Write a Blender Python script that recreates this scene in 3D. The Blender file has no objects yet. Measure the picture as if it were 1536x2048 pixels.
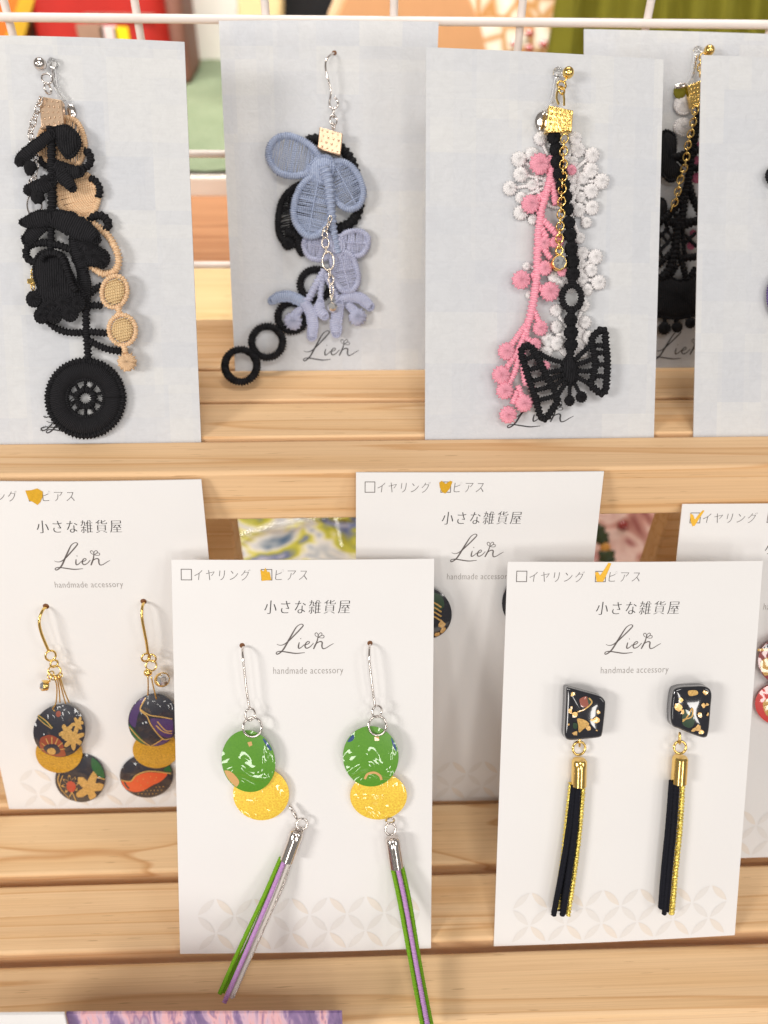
import bpy, math, random
import numpy as np
random.seed(7); rng = np.random.default_rng(7)
scene = bpy.context.scene
COL = scene.collection
PI = math.pi
# ------------------------------------------------------------------ camera, world, lamps, exposure
F_PX, CX, CY = 1592.44, 768.0, 1024.0                 # focal length in photograph pixels (1536 x 2048)
PITCH, YAW, ROLL = (math.radians(a) for a in (41.59, 2.522, 0.894))
LIFT = 300.0                                          # camera height over the table, mm; all building below is in mm
def cam_axes(p, y, r):
    f = np.array([math.sin(y)*math.cos(p), math.cos(y)*math.cos(p), -math.sin(p)])
    rt = np.array([math.cos(y), -math.sin(y), 0.0]); up = np.cross(rt, f)
    return rt*math.cos(r)+up*math.sin(r), -rt*math.sin(r)+up*math.cos(r), f
AX = cam_axes(PITCH, YAW, ROLL)
cd = bpy.data.cameras.new('camera'); cam = bpy.data.objects.new('camera', cd); COL.objects.link(cam)
from mathutils import Matrix, Vector
Rm = Matrix(((AX[0][0], AX[1][0], -AX[2][0]), (AX[0][1], AX[1][1], -AX[2][1]), (AX[0][2], AX[1][2], -AX[2][2])))
cam.matrix_world = Matrix.Translation((0, 0, LIFT*.001)) @ Rm.to_4x4()
cd.sensor_fit = 'HORIZONTAL'; cd.sensor_width = 36.0; cd.lens = 36.0*F_PX/1536.0
cd.clip_start = .005; cd.clip_end = 20
cd.dof.use_dof = True; cd.dof.focus_distance = .182; cd.dof.aperture_fstop = 14.0
scene.camera = cam
w = bpy.data.worlds.new('World'); scene.world = w; w.use_nodes = True
w.node_tree.nodes['Background'].inputs[0].default_value = (1.0, .95, .90, 1)
w.node_tree.nodes['Background'].inputs[1].default_value = .25
def lamp(name, pos, target, sx, sy, power, col, spread=180):
    d = bpy.data.lights.new(name, 'AREA'); d.shape = 'RECTANGLE'; d.size = sx*.001; d.size_y = sy*.001
    d.energy = power; d.color = col; d.spread = math.radians(spread)
    o = bpy.data.objects.new(name, d); COL.objects.link(o)
    p = Vector(pos)*.001+Vector((0, 0, LIFT*.001)); t = Vector(target)*.001+Vector((0, 0, LIFT*.001))
    o.location = p; o.rotation_euler = (t-p).to_track_quat('-Z', 'Y').to_euler()
    return o
lamp('hall_lamp_left', (-680, -360, 260), (0, 150, -110), 260, 150, 4.3, (1.0, .96, .91))
lamp('hall_lamp_right', (700, -420, 340), (0, 150, -110), 180, 380, 1.3, (1.0, .96, .92))
lamp('hall_lamp_front', (40, -500, 760), (0, 150, -110), 460, 200, 3.0, (1.0, .96, .91))
for k, (x, z) in enumerate(((-340, 60), (150, 250), (430, 60))):
    lamp('hall_lamp_low', (x, -800, z), (0, 130, -140), 100, 250, 1.0, (1.0, .96, .91))
lamp('added_back_lamp', (0, 330, 320), (0, 430, -110), 700, 60, 1.8, (1.0, .95, .88), 78)  # added unseen lamp with a narrow spread, brightens the goods behind the grid
scene.view_settings.view_transform = 'Standard'; scene.view_settings.look = 'None'
scene.view_settings.exposure = 0.0; scene.view_settings.gamma = 1.0
scene.view_settings.use_curve_mapping = False
# ------------------------------------------------------------------ materials
def hexlin(r, g, b):
    return tuple(((c/255)/12.92 if c/255 <= .04045 else ((c/255+.055)/1.055)**2.4) for c in (r, g, b))+(1,)
class NT:
    def __init__(s, name):
        s.m = bpy.data.materials.new(name); s.m.use_nodes = True; s.t = s.m.node_tree
        s.b = s.t.nodes['Principled BSDF']; s.out = s.t.nodes['Material Output']
    def n(s, typ, **kw):
        nd = s.t.nodes.new(typ)
        for k, v in kw.items():
            if k.startswith('i_'):
                key = k[2:]; key = int(key) if key.isdigit() else key.replace('_', ' ')
                nd.inputs[key].default_value = v
            else: setattr(nd, k, v)
        return nd
    def l(s, a, b): s.t.links.new(a, b)
    def coords(s, scale, kind='Object'):
        tc = s.n('ShaderNodeTexCoord'); mp = s.n('ShaderNodeMapping'); mp.inputs['Scale'].default_value = scale
        s.l(tc.outputs[kind], mp.inputs['Vector']); return mp.outputs[0]
    def noise(s, vec, scale=1, detail=3, dist=0, rough=.5):
        nd = s.n('ShaderNodeTexNoise'); nd.inputs['Scale'].default_value = scale; nd.inputs['Detail'].default_value = detail
        nd.inputs['Distortion'].default_value = dist; nd.inputs['Roughness'].default_value = rough; s.l(vec, nd.inputs['Vector']); return nd.outputs['Fac']
    def ramp(s, fac, stops, interp='LINEAR'):
        nd = s.n('ShaderNodeValToRGB'); nd.color_ramp.interpolation = interp; el = nd.color_ramp.elements
        while len(el) < len(stops): el.new(.5)
        for e, (p, c) in zip(el, stops): e.position = p; e.color = c if len(c) == 4 else tuple(c)+(1,)
        s.l(fac, nd.inputs[0]); return nd.outputs[0]
    def mix(s, fac, a, b, mode='MIX'):
        nd = s.n('ShaderNodeMix', data_type='RGBA', blend_type=mode)
        if isinstance(fac, (int, float)): nd.inputs[0].default_value = fac
        else: s.l(fac, nd.inputs[0])
        for i, v in ((6, a), (7, b)):
            if isinstance(v, tuple): nd.inputs[i].default_value = v
            else: s.l(v, nd.inputs[i])
        return nd.outputs[2]
    def math(s, op, a, b=0.0):
        nd = s.n('ShaderNodeMath', operation=op)
        for i, v in ((0, a), (1, b)):
            if isinstance(v, (int, float)): nd.inputs[i].default_value = v
            else: s.l(v, nd.inputs[i])
        return nd.outputs[0]
    def bump(s, h, strength=.3, dist=.0002):
        nd = s.n('ShaderNodeBump'); nd.inputs['Strength'].default_value = strength; nd.inputs['Distance'].default_value = dist
        s.l(h, nd.inputs['Height']); s.l(nd.outputs[0], s.b.inputs['Normal'])
    def col(s, c):
        if isinstance(c, tuple): s.b.inputs['Base Color'].default_value = c
        else: s.l(c, s.b.inputs['Base Color'])
    def set(s, **kw):
        for k, v in kw.items(): s.b.inputs[k.replace('_', ' ')].default_value = v
        return s
def wood(name, light, mid, dark, off=0.0, sx=.007, sy=.24):
    t = NT(name); tc = t.n('ShaderNodeTexCoord'); oi = t.n('ShaderNodeObjectInfo')
    mp = t.n('ShaderNodeMapping'); mp.inputs['Scale'].default_value = (1000*sx, 1000*sy, 1000*sy)
    add = t.n('ShaderNodeVectorMath', operation='MULTIPLY_ADD'); add.inputs[1].default_value = (1, 1, 1)
    t.l(tc.outputs['Object'], mp.inputs['Vector']); t.l(mp.outputs[0], add.inputs[0])
    sc = t.n('ShaderNodeVectorMath', operation='SCALE'); sc.inputs[0].default_value = (7.3, 13.1, 5.7); t.l(oi.outputs['Random'], sc.inputs['Scale'])
    t.l(sc.outputs[0], add.inputs[2])
    big = t.noise(add.outputs[0], .42, 2, .25)
    rings = t.math('FRACT', t.math('MULTIPLY', big, 6.5))
    band = t.ramp(rings, [(0, light), (.35, light), (.80, mid), (.92, dark), (1.0, light)])
    fib = t.noise(t.coords((1000*.018, 1000*2.6, 1000*2.6)), 1.0, 4, 0, .65)
    fine = t.ramp(fib, [(.33, (.87, .82, .78)), (.5, (.97, .96, .95)), (.66, (1.04, 1.03, 1.02))])
    c = t.mix(.8, band, fine, 'MULTIPLY')
    blot = t.ramp(t.noise(add.outputs[0], .22, 2), [(.35, (.93, .88, .83)), (.65, (1.04, 1.03, 1.0))])
    c = t.mix(.9, c, blot, 'MULTIPLY')
    pore = t.noise(t.coords((1000*.12, 1000*2.6, 1000*2.6)), 1.0, 1)
    c = t.mix(t.ramp(pore, [(.70, (0, 0, 0)), (.76, (.5, .5, .5))]), c, (dark[0]*.55, dark[1]*.5, dark[2]*.45, 1))
    t.col(c); t.set(Roughness=.55, Specular_IOR_Level=.35); t.bump(fib, .25, .00012); return t.m
M = {}
M['wood'] = wood('pine_wood', (.86, .60, .355, 1), (.83, .555, .305, 1), (.73, .44, .215, 1))
M['wood_warm'] = wood('warm_pine_wood', (.74, .46, .18, 1), (.68, .41, .155, 1), (.58, .31, .1, 1))
M['wood_figured'] = wood('figured_pine_wood', (.86, .61, .36, 1), (.82, .55, .30, 1), (.66, .37, .17, 1), 0, .022, .13)
M['wood_pale'] = wood('pale_pine_wood', (.86, .68, .38, 1), (.83, .63, .34, 1), (.78, .55, .27, 1))
M['wood_brown'] = wood('brown_wood', (.40, .20, .10, 1), (.35, .165, .08, 1), (.25, .11, .05, 1))
def paper_white():
    t = NT('cream_card_paper'); v = t.coords((1000, 1000, 1000))
    n = t.noise(v, 1.2, 3); n2 = t.noise(v, .05, 2)
    t.col(t.mix(n2, hexlin(229, 226, 225), hexlin(233, 231, 230))); t.set(Roughness=.75, Specular_IOR_Level=.25); t.bump(n, .22, .00008); return t.m
def paper_grey():
    t = NT('washi_check_paper'); uv = t.coords((1, 1, 1), 'UV')
    def cells(sx, sy, o):
        mp = t.n('ShaderNodeMapping'); mp.inputs['Scale'].default_value = (sx, sy, 1); mp.inputs['Location'].default_value = (o, o*.7, 0); t.l(uv, mp.inputs[0])
        fl = t.n('ShaderNodeVectorMath', operation='FLOOR'); t.l(mp.outputs[0], fl.inputs[0])
        wn = t.n('ShaderNodeTexWhiteNoise', noise_dimensions='2D'); t.l(fl.outputs[0], wn.inputs[0]); return wn.outputs['Value']
    a = cells(.095, .085, .3); b = cells(.19, .055, 4.4); c = cells(.05, .17, 9.1)
    s = t.math('ADD', t.math('ADD', t.math('MULTIPLY', a, .5), t.math('MULTIPLY', b, .3)), t.math('MULTIPLY', c, .2))
    base = t.ramp(s, [(.2, hexlin(201, 203, 208)), (.5, hexlin(206, 207, 210)), (.8, hexlin(212, 212, 212))])
    v = t.coords((1000, 1000, 1000)); fine = t.noise(v, .42, 6, 1.2, .68)
    lin = t.noise(t.coords((1000*.25, 1000*2.2, 1000*2.2)), 1, 2)
    base = t.mix(.8, base, t.ramp(fine, [(.35, (.945, .945, .945)), (.62, (1.01, 1.01, 1.01))]), 'MULTIPLY')
    base = t.mix(.5, base, t.ramp(lin, [(.35, (.96, .96, .965)), (.6, (1, 1, 1))]), 'MULTIPLY')
    t.col(base); t.set(Roughness=.85, Specular_IOR_Level=.2); t.bump(fine, .6, .0002); return t.m
M['paper'] = paper_white(); M['washi'] = paper_grey()
def ink(name, c, rough=.6, metal=0.0, var=.2):
    t = NT(name); n = t.noise(t.coords((1000, 1000, 1000)), 2.2, 2)
    t.col(t.mix(n, tuple(x*(1-var) for x in c[:3])+(1,), tuple(min(1, x*(1+var)) for x in c[:3])+(1,))); t.set(Roughness=rough, Metallic=metal); return t.m
M['ink'] = ink('charcoal_ink', hexlin(98, 90, 88)); M['ink_grey'] = ink('grey_ink', hexlin(150, 143, 138))
M['ink_black'] = ink('black_ink', hexlin(52, 48, 50))
M['marker'] = ink('gold_marker', hexlin(224, 172, 40), .4, .25)
M['pat_orange'] = ink('pale_peach_print', hexlin(227, 218, 209), .6, 0, .03); M['pat_grey'] = ink('pale_grey_print', hexlin(224, 220, 217), .6, 0, .03)
M['hole'] = ink('hole_edge', hexlin(120, 78, 48), .8)
def thread(name, c, c2=None, wave=2.6, sheen=.3, bump=.7, spec=.25):
    t = NT(name); uv = t.coords((1, 1, 1), 'UV')
    wv = t.n('ShaderNodeTexWave', wave_type='BANDS', bands_direction='X'); wv.inputs['Scale'].default_value = wave*.24
    wv.inputs['Distortion'].default_value = 2.6; wv.inputs['Detail'].default_value = 1.5; t.l(uv, wv.inputs[0])
    n = t.noise(t.coords((1000, 1000, 1000)), 2.4, 4, 0, .65)
    h = t.math('ADD', t.math('MULTIPLY', wv.outputs['Fac'], .62), t.math('MULTIPLY', n, .55))
    c2 = c2 or tuple(x*.72 for x in c[:3])+(1,)
    t.col(t.mix(t.ramp(h, [(.25, (0, 0, 0)), (.7, (1, 1, 1))]), c2, c)); t.set(Roughness=.85, Specular_IOR_Level=spec)
    t.b.inputs['Sheen Weight'].default_value = sheen; t.b.inputs['Sheen Roughness'].default_value = .5
    t.b.inputs['Sheen Tint'].default_value = c; t.bump(h, bump, .00022); return t.m
M['t_black'] = thread('black_thread', (.017, .0165, .019, 1), (.0035, .0035, .0045, 1), sheen=.0, spec=.2)  # lighter ridges and darker grooves put the relief shading into the thread colour
M['t_beige'] = thread('beige_thread', hexlin(236, 202, 164), hexlin(214, 172, 132))
M['t_fill'] = thread('straw_thread', hexlin(228, 200, 154), hexlin(196, 164, 116))
M['t_blue'] = thread('blue_thread', hexlin(168, 178, 200), hexlin(122, 135, 168))
M['t_lilac'] = thread('lilac_thread', hexlin(184, 187, 208), hexlin(148, 152, 184))
M['t_pink'] = thread('pink_thread', hexlin(246, 174, 190), hexlin(234, 142, 164))
M['t_rose'] = thread('rose_thread', hexlin(214, 120, 150), hexlin(180, 88, 120))
M['t_white'] = thread('white_thread', hexlin(247, 243, 241), hexlin(228, 224, 228))
M['t_purple'] = thread('purple_thread', hexlin(120, 104, 150), hexlin(84, 70, 120))
M['c_green'] = thread('green_cord', hexlin(128, 178, 40), hexlin(92, 148, 24), 4, .2, .5)
M['c_lilac'] = thread('orchid_cord', hexlin(206, 160, 214), hexlin(178, 128, 190), 4, .2, .5)
M['c_white'] = thread('white_cord', hexlin(236, 230, 222), hexlin(206, 198, 190), 4, .2, .5)
M['c_black'] = thread('navy_black_cord', (.009, .0095, .016, 1), (.005, .0055, .010, 1), 4, .0, .4)
def metal(name, c, rough=.16, glit=0):
    t = NT(name); n = t.noise(t.coords((1000, 1000, 1000)), 1.5 if not glit else 2.6, 2)
    t.col(t.mix(n, c, tuple(x*.86 for x in c[:3])+(1,))); t.set(Metallic=1.0, Roughness=rough); t.bump(n, .08 if not glit else glit, .0003); return t.m
M['silver'] = metal('silver_metal', (.78, .72, .68, 1), .14); M['gold'] = metal('gold_metal', (.95, .66, .22, 1), .16)
M['rose'] = metal('pale_gold_metal', (.68, .49, .34, 1), .38); M['champagne'] = metal('champagne_metal', (.82, .72, .60, 1), .2); M['goldglit'] = metal('gold_lame_thread', (1.0, .80, .20, 1), .32, .9)
def glass(name, c, rough=.08):
    t = NT(name); n = t.noise(t.coords((1000, 1000, 1000)), .6, 2); t.col(t.mix(n, c, tuple(x*.97 for x in c[:3])+(1,)))
    t.set(Roughness=rough, IOR=1.45); t.b.inputs['Transmission Weight'].default_value = 1.0; return t.m
M['clear'] = glass('clear_resin', (.98, .97, .95, 1)); M['film'] = glass('clear_film', (.97, .98, .98, 1), .12)
def crystal():
    t = NT('rhinestone'); v = t.n('ShaderNodeTexVoronoi'); v.inputs['Scale'].default_value = 1.6; t.l(t.coords((1000, 1000, 1000)), v.inputs['Vector'])
    t.col(t.ramp(v.outputs['Color'], [(0, (.35, .34, .36)), (.5, (.9, .9, .9)), (1, (.98, .95, .9))])); t.set(Metallic=.85, Roughness=.05); return t.m
M['crystal'] = crystal()
def lacquer(name, c, c2=None, wob=.35, freq=.35, glit=0.0, rough=.35):
    t = NT(name); v = t.coords((1000, 1000, 1000)); n = t.noise(v, freq, .4, 1.4)
    n2 = t.noise(v, 2.4, 3); c2 = c2 or tuple(x*.8 for x in c[:3])+(1,)
    if glit:
        fl = t.noise(v, 2.8, 4, 0, .75); t.col(t.ramp(fl, [(.32, c2), (.5, c), (.68, tuple(min(1, x*1.35) for x in c[:3])+(1,))])); t.set(Metallic=glit)
    else: t.col(t.mix(n2, c, c2))
    t.set(Roughness=rough)
    t.b.inputs['Coat Weight'].default_value = 1.0; t.b.inputs['Coat Roughness'].default_value = .03; t.b.inputs['Coat IOR'].default_value = 1.6
    nd = t.n('ShaderNodeBump'); nd.inputs['Strength'].default_value = wob; nd.inputs['Distance'].default_value = .0012
    t.l(n, nd.inputs['Height']); t.l(nd.outputs[0], t.b.inputs['Coat Normal']); return t.m
M['lac_black'] = lacquer('black_lacquer', (.010, .010, .018, 1), (.016, .016, .03, 1), .75, .2)
M['lac_green'] = lacquer('green_lacquer', hexlin(96, 158, 26), hexlin(72, 136, 16), 1.0, .15)
M['lac_yellow'] = lacquer('gold_leaf_lacquer', hexlin(246, 204, 66), hexlin(226, 168, 36), 1.0, .17, .15, .4)
M['lac_gold'] = lacquer('old_gold_lacquer', hexlin(206, 158, 44), hexlin(166, 116, 22), .1, .2, .35, .5)
M['p_gold'] = lacquer('gold_print', hexlin(206, 164, 92), hexlin(168, 124, 56), .2, .2, .3, .4)
M['p_flake'] = lacquer('gold_flake', hexlin(236, 190, 122), hexlin(190, 130, 66), .2, .4, .5, .35)
for k, c in dict(p_red=(190, 70, 48), p_orange=(226, 88, 42), p_purple=(76, 48, 104), p_green=(28, 96, 48), p_navy=(30, 32, 52), p_dgreen=(24, 60, 30), p_crimson=(150, 28, 30), p_bright=(226, 48, 40), p_peach=(226, 176, 110), p_blue=(30, 70, 130), p_rust=(150, 66, 40)).items():
    M[k] = lacquer('print_'+k[2:], hexlin(*c), None, .2, .2)
def stone_black():
    t = NT('black_resin'); n = t.noise(t.coords((1000, 1000, 1000)), .8, 2)
    t.col(t.mix(n, (.008, .008, .012, 1), (.02, .02, .028, 1))); t.set(Roughness=.12); t.b.inputs['Coat Weight'].default_value = 1.0; t.b.inputs['Coat Roughness'].default_value = .02; return t.m
M['resin'] = stone_black()
def plain(name, c, rough=.6, var=.12, scale=.08, spec=.4, bump=0.0, bscale=1.0):
    t = NT(name); v = t.coords((1000, 1000, 1000)); n = t.noise(v, scale, 3)
    t.col(t.mix(n, tuple(x*(1-var) for x in c[:3])+(1,), tuple(min(1, x*(1+var)) for x in c[:3])+(1,))); t.set(Roughness=rough, Specular_IOR_Level=spec)
    if bump: t.bump(t.noise(v, bscale, 3), bump, .0004)
    return t.m
M['smoke'] = plain('smoky_resin', (.10, .10, .115, 1), .15, .3, .3)
M['wire'] = plain('white_coated_wire', hexlin(236, 226, 220), .35, .04)
M['red'] = plain('red_package', hexlin(176, 34, 28), .5, .25, .05); M['orange'] = plain('orange_package', hexlin(226, 112, 36), .5, .2, .06)
M['mustard'] = plain('mustard_band', hexlin(206, 158, 40), .5, .2, .06); M['yellow'] = plain('yellow_label', hexlin(240, 208, 20), .5)
M['taupe'] = plain('taupe_package', hexlin(158, 122, 104), .6, .3, .06); M['lblpink'] = plain('pink_label', hexlin(226, 196, 196), .5, .1)
M['umber'] = plain('brown_leather', hexlin(140, 96, 84), .6, .2, .04)
M['white_board'] = plain('white_board', hexlin(250, 246, 240), .6, .03); M['cream_board'] = plain('cream_wood', hexlin(236, 208, 158), .6, .1, .05)
M['blackcloth'] = plain('black_cloth', (.012, .012, .016, 1), .8); M['tan'] = plain('tan_board', hexlin(202, 148, 106), .7, .08, .1, .3, .2, .8)
M['tanedge'] = plain('pale_board_edge', hexlin(232, 200, 164), .7); M['olive'] = plain('olive_cloth', hexlin(118, 112, 34), .85, .14, .15, .2, .5, 2.0)
M['tray'] = plain('white_tray', hexlin(226, 218, 208), .5, .05)
def turf():
    t = NT('green_felt'); v = t.coords((1000, 1000, 1000)); n = t.noise(v, .35, 4); n2 = t.noise(v, .06, 2)
    t.col(t.mix(t.math('MULTIPLY', t.math('ADD', n, n2), .55), hexlin(96, 112, 84), hexlin(142, 152, 128))); t.set(Roughness=.95, Specular_IOR_Level=.1); t.bump(n, .9, .002); return t.m
M['turf'] = turf()
def lattice():
    t = NT('printed_lattice_cloth'); v = t.n('ShaderNodeTexVoronoi', feature='DISTANCE_TO_EDGE'); v.inputs['Scale'].default_value = .085; t.l(t.coords((1000, 1000, 1000)), v.inputs['Vector'])
    t.col(t.ramp(v.outputs['Distance'], [(.03, hexlin(206, 150, 90)), (.12, hexlin(246, 228, 206)), (.3, hexlin(250, 244, 236))])); t.set(Roughness=.8); return t.m
M['lattice'] = lattice()
def multi(name, stops, scale, dist, coat=.5, sx=(1, 1, 1)):
    t = NT(name); v = t.coords(tuple(1000*x for x in sx)); n = t.noise(v, scale, 2, dist)
    t.col(t.ramp(n, stops)); t.set(Roughness=.3); t.b.inputs['Coat Weight'].default_value = coat; t.b.inputs['Coat Roughness'].default_value = .08
    t.bump(t.noise(v, scale*2.5, 2), .35, .002); return t.m
M['wrap_blue'] = multi('blue_yellow_print', [(.28, hexlin(70, 110, 150)), (.38, hexlin(170, 184, 196)), (.46, hexlin(240, 240, 236)), (.52, hexlin(226, 222, 110)), (.58, hexlin(190, 192, 70)), (.64, hexlin(110, 128, 180)), (.74, hexlin(226, 226, 234))], .05, 1.4, .6, (.8, 1, 1.9))
M['wrap_pink'] = multi('pink_print', [(.30, hexlin(156, 92, 90)), (.42, hexlin(212, 160, 150)), (.50, hexlin(240, 212, 204)), (.60, hexlin(226, 186, 178)), (.70, hexlin(170, 96, 100))], .07, .6)
M['wrap_green'] = plain('leaf_green', hexlin(52, 66, 40), .4, .3, .1); M['wrap_gold'] = plain('marigold', hexlin(196, 140, 60), .5, .2, .1)
def stripes():
    t = NT('violet_pink_print'); tc = t.coords((1000*.22, 1000*.05, 1000*.05)); mp = t.n('ShaderNodeMapping'); mp.inputs['Rotation'].default_value = (0, .5, .6); t.l(tc, mp.inputs[0])
    n = t.noise(mp.outputs[0], 1.0, 4, .4, .65)
    t.col(t.ramp(n, [(.30, hexlin(96, 78, 120)), (.43, hexlin(140, 112, 156)), (.50, hexlin(210, 174, 192)), (.56, hexlin(226, 172, 176)), (.62, hexlin(150, 112, 150)), (.72, hexlin(232, 208, 210))])); t.set(Roughness=.4); return t.m
M['violet'] = stripes()
# ------------------------------------------------------------------ geometry helpers (millimetres)
def ray(px, py): return AX[2]*F_PX+AX[0]*(px-CX)-AX[1]*(py-CY)
def at_y(px, py, Y): r = ray(px, py); return r*(Y/r[1])
def at_z(px, py, Z): r = ray(px, py); return r*(Z/r[2])
class Frame:
    def __init__(s, o=(0, 0, 0), ex=(1, 0, 0), ey=(0, 1, 0), en=(0, 0, 1)):
        s.o, s.ex, s.ey, s.en = (np.array(a, float) for a in (o, ex, ey, en))
        s.pm = F_PX/max(1.0, abs(s.o@AX[2])) if np.any(s.o) else 8.4
    def w(s, p): p = np.asarray(p, float); return s.o+p[..., 0:1]*s.ex+p[..., 1:2]*s.ey+p[..., 2:3]*s.en
    def loc(s, px, py, h=0.0):
        r = ray(px, py); t = (s.o@s.en+h)/(r@s.en); d = r*t-s.o; return np.array([d@s.ex, d@s.ey, h])
WORLD = Frame()
def unit(v): return v/(np.linalg.norm(v)+1e-12)
def smooth(pts, step, closed=False):
    P = np.array(pts, float); n = len(P)
    if n < 2: return P
    out = []
    segs = n if closed else n-1
    for i in range(segs):
        p1, p2 = P[i], P[(i+1) % n]
        p0 = P[(i-1) % n] if (closed or i > 0) else 2*p1-p2
        p3 = P[(i+2) % n] if (closed or i+2 < n) else 2*p2-p1
        k = max(1, int(math.ceil(np.linalg.norm(p2[:3]-p1[:3])/step)))
        for j in range(k):
            t = j/k
            out.append(.5*((2*p1)+(-p0+p2)*t+(2*p0-5*p1+4*p2-p3)*t*t+(-p0+3*p1-3*p2+p3)*t**3))
    if not closed: out.append(P[-1])
    return np.array(out)
class MB:
    def __init__(s, fr=WORLD): s.fr = fr; s.v = []; s.f = []; s.uv = []; s.flat = False
    def add(s, verts, faces, uvs=None):
        b = len(s.v); s.v.extend([tuple(p) for p in verts]); s.f.extend([tuple(b+i for i in f) for f in faces])
        s.uv.extend([tuple(u) for u in uvs] if uvs is not None else [(p[0], p[1]) for p in verts])
    def tube(s, pts, r, closed=False, sides=8, rib=0.0, pitch=1.0, step=None, flat=1.0, plane=True, caps=True):
        r0 = float(np.mean(r)); P4 = np.array(pts, float)
        R_ = np.full(len(P4), r, float) if np.isscalar(r) else np.array(r, float)
        P4 = np.column_stack([P4[:, :3], R_])
        if step is None: step = pitch/5 if rib else max(r0*.9, .25)
        Q = smooth(P4, step, closed); C, R_ = Q[:, :3], np.maximum(Q[:, 3], .02); n = len(C)
        if n < 2: return
        T = np.roll(C, -1, 0)-np.roll(C, 1, 0)
        if not closed: T[0] = C[1]-C[0]; T[-1] = C[-1]-C[-2]
        T = T/(np.linalg.norm(T, axis=1)[:, None]+1e-12)
        N = np.zeros_like(T)
        if plane: N = np.cross(T, np.array([0, 0, 1.0])); bad = np.linalg.norm(N, axis=1) < .15; N[bad] = np.array([1, 0, 0]); N -= (N*T).sum(1)[:, None]*T; N = N/(np.linalg.norm(N, axis=1)[:, None]+1e-12)
        else:
            a = np.array([0, 0, 1.0]) if abs(T[0][2]) < .9 else np.array([1.0, 0, 0]); nv = unit(a-(a@T[0])*T[0])
            for i in range(n): nv = unit(nv-(nv@T[i])*T[i]); N[i] = nv
        B = np.cross(N, T)
        L = np.concatenate([[0], np.cumsum(np.linalg.norm(np.diff(C, axis=0), axis=1))])
        if closed and rib: tot = L[-1]+np.linalg.norm(C[0]-C[-1]); pitch = tot/max(1, round(tot/pitch))
        verts, uvs = [], []
        for k in range(sides):
            a = 2*PI*k/sides
            rr = R_*(1+rib*np.sin(2*PI*L/pitch+a)+rng.normal(0, .055, n)) if rib > .06 else (R_*(1+rib*np.sin(2*PI*L/pitch+a)) if rib else R_)
            verts.append(C+(rr*math.cos(a))[:, None]*N+(rr*math.sin(a)*flat)[:, None]*B)
            uvs.append(np.column_stack([L, np.full(n, a*r0)]))
        V = np.stack(verts, 1).reshape(-1, 3); U = np.stack(uvs, 1).reshape(-1, 2)
        F = []
        for i in range(n if closed else n-1):
            j = (i+1) % n
            for k in range(sides): l = (k+1) % sides; F.append((i*sides+k, i*sides+l, j*sides+l, j*sides+k))
        if not closed and caps: F.append(tuple(range(sides-1, -1, -1))); F.append(tuple((n-1)*sides+k for k in range(sides)))
        s.add(V, F, U)
    def ball(s, c, r, sz=1.0, seg=14, rings=10, ridge=0.0, nr=9):
        V, F, U = [], [], []
        for i in range(rings+1):
            th = PI*i/rings
            for k in range(seg):
                ph = 2*PI*k/seg; q = 1+ridge*math.sin(nr*ph)*math.sin(th)+(random.random()-.5)*ridge
                V.append((c[0]+r*q*math.sin(th)*math.cos(ph), c[1]+r*q*math.sin(th)*math.sin(ph), c[2]+r*sz*q*math.cos(th)))
                U.append((ph*r, th*r))
        for i in range(rings):
            for k in range(seg): l = (k+1) % seg; F.append((i*seg+k, (i+1)*seg+k, (i+1)*seg+l, i*seg+l))
        s.add(V, F, U)
    def pad(s, outline, h0, thick, rings=6, c=None, polar=False, under=.15, wob=0.0, power=.5, hf=None):
        O = np.array(outline, float)[:, :2]; c = O.mean(0) if c is None else np.array(c[:2]); n = len(O)
        V = [(c[0], c[1], (h0+thick) if hf is None else hf(c[0], c[1]))]; U = [(c[0], c[1])]
        for i in range(1, rings+1):
            t = i/rings
            for k in range(n):
                p = c+(O[k]-c)*t
                h = h0+thick*(max(0, 1-t*t))**power+wob*(random.random()-.5) if hf is None else hf(p[0], p[1])
                V.append((p[0], p[1], h)); U.append((2*PI*k/n*np.linalg.norm(O[k]-c)*.9, t*np.linalg.norm(O[k]-c)) if polar else (p[0], p[1]))
        F = [(0, 1+k, 1+(k+1) % n) for k in range(n)]
        for i in range(rings-1):
            a, b = 1+i*n, 1+(i+1)*n
            for k in range(n): l = (k+1) % n; F.append((a+k, b+k, b+l, a+l))
        if under:
            a = 1+(rings-1)*n; b = len(V)
            for k in range(n): V.append((O[k][0], O[k][1], h0-under)); U.append(tuple(O[k]))
            for k in range(n): l = (k+1) % n; F.append((a+k, b+k, b+l, a+l))
            F.append(tuple(b+k for k in range(n-1, -1, -1)))
        s.add(V, F, U)
    def poly(s, outline, h): s.add([(p[0], p[1], h) for p in outline], [tuple(range(len(outline)))])
    def prism(s, base, top):
        n = len(base); s.add(list(base)+list(top), [tuple(range(n-1, -1, -1)), tuple(range(n, 2*n))]+[(k, (k+1) % n, n+(k+1) % n, n+k) for k in range(n)])
    def box(s, lo, hi):
        x0, y0, z0 = lo; x1, y1, z1 = hi
        s.prism([(x0, y0, z0), (x1, y0, z0), (x1, y1, z0), (x0, y1, z0)], [(x0, y0, z1), (x1, y0, z1), (x1, y1, z1), (x0, y1, z1)])
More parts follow.
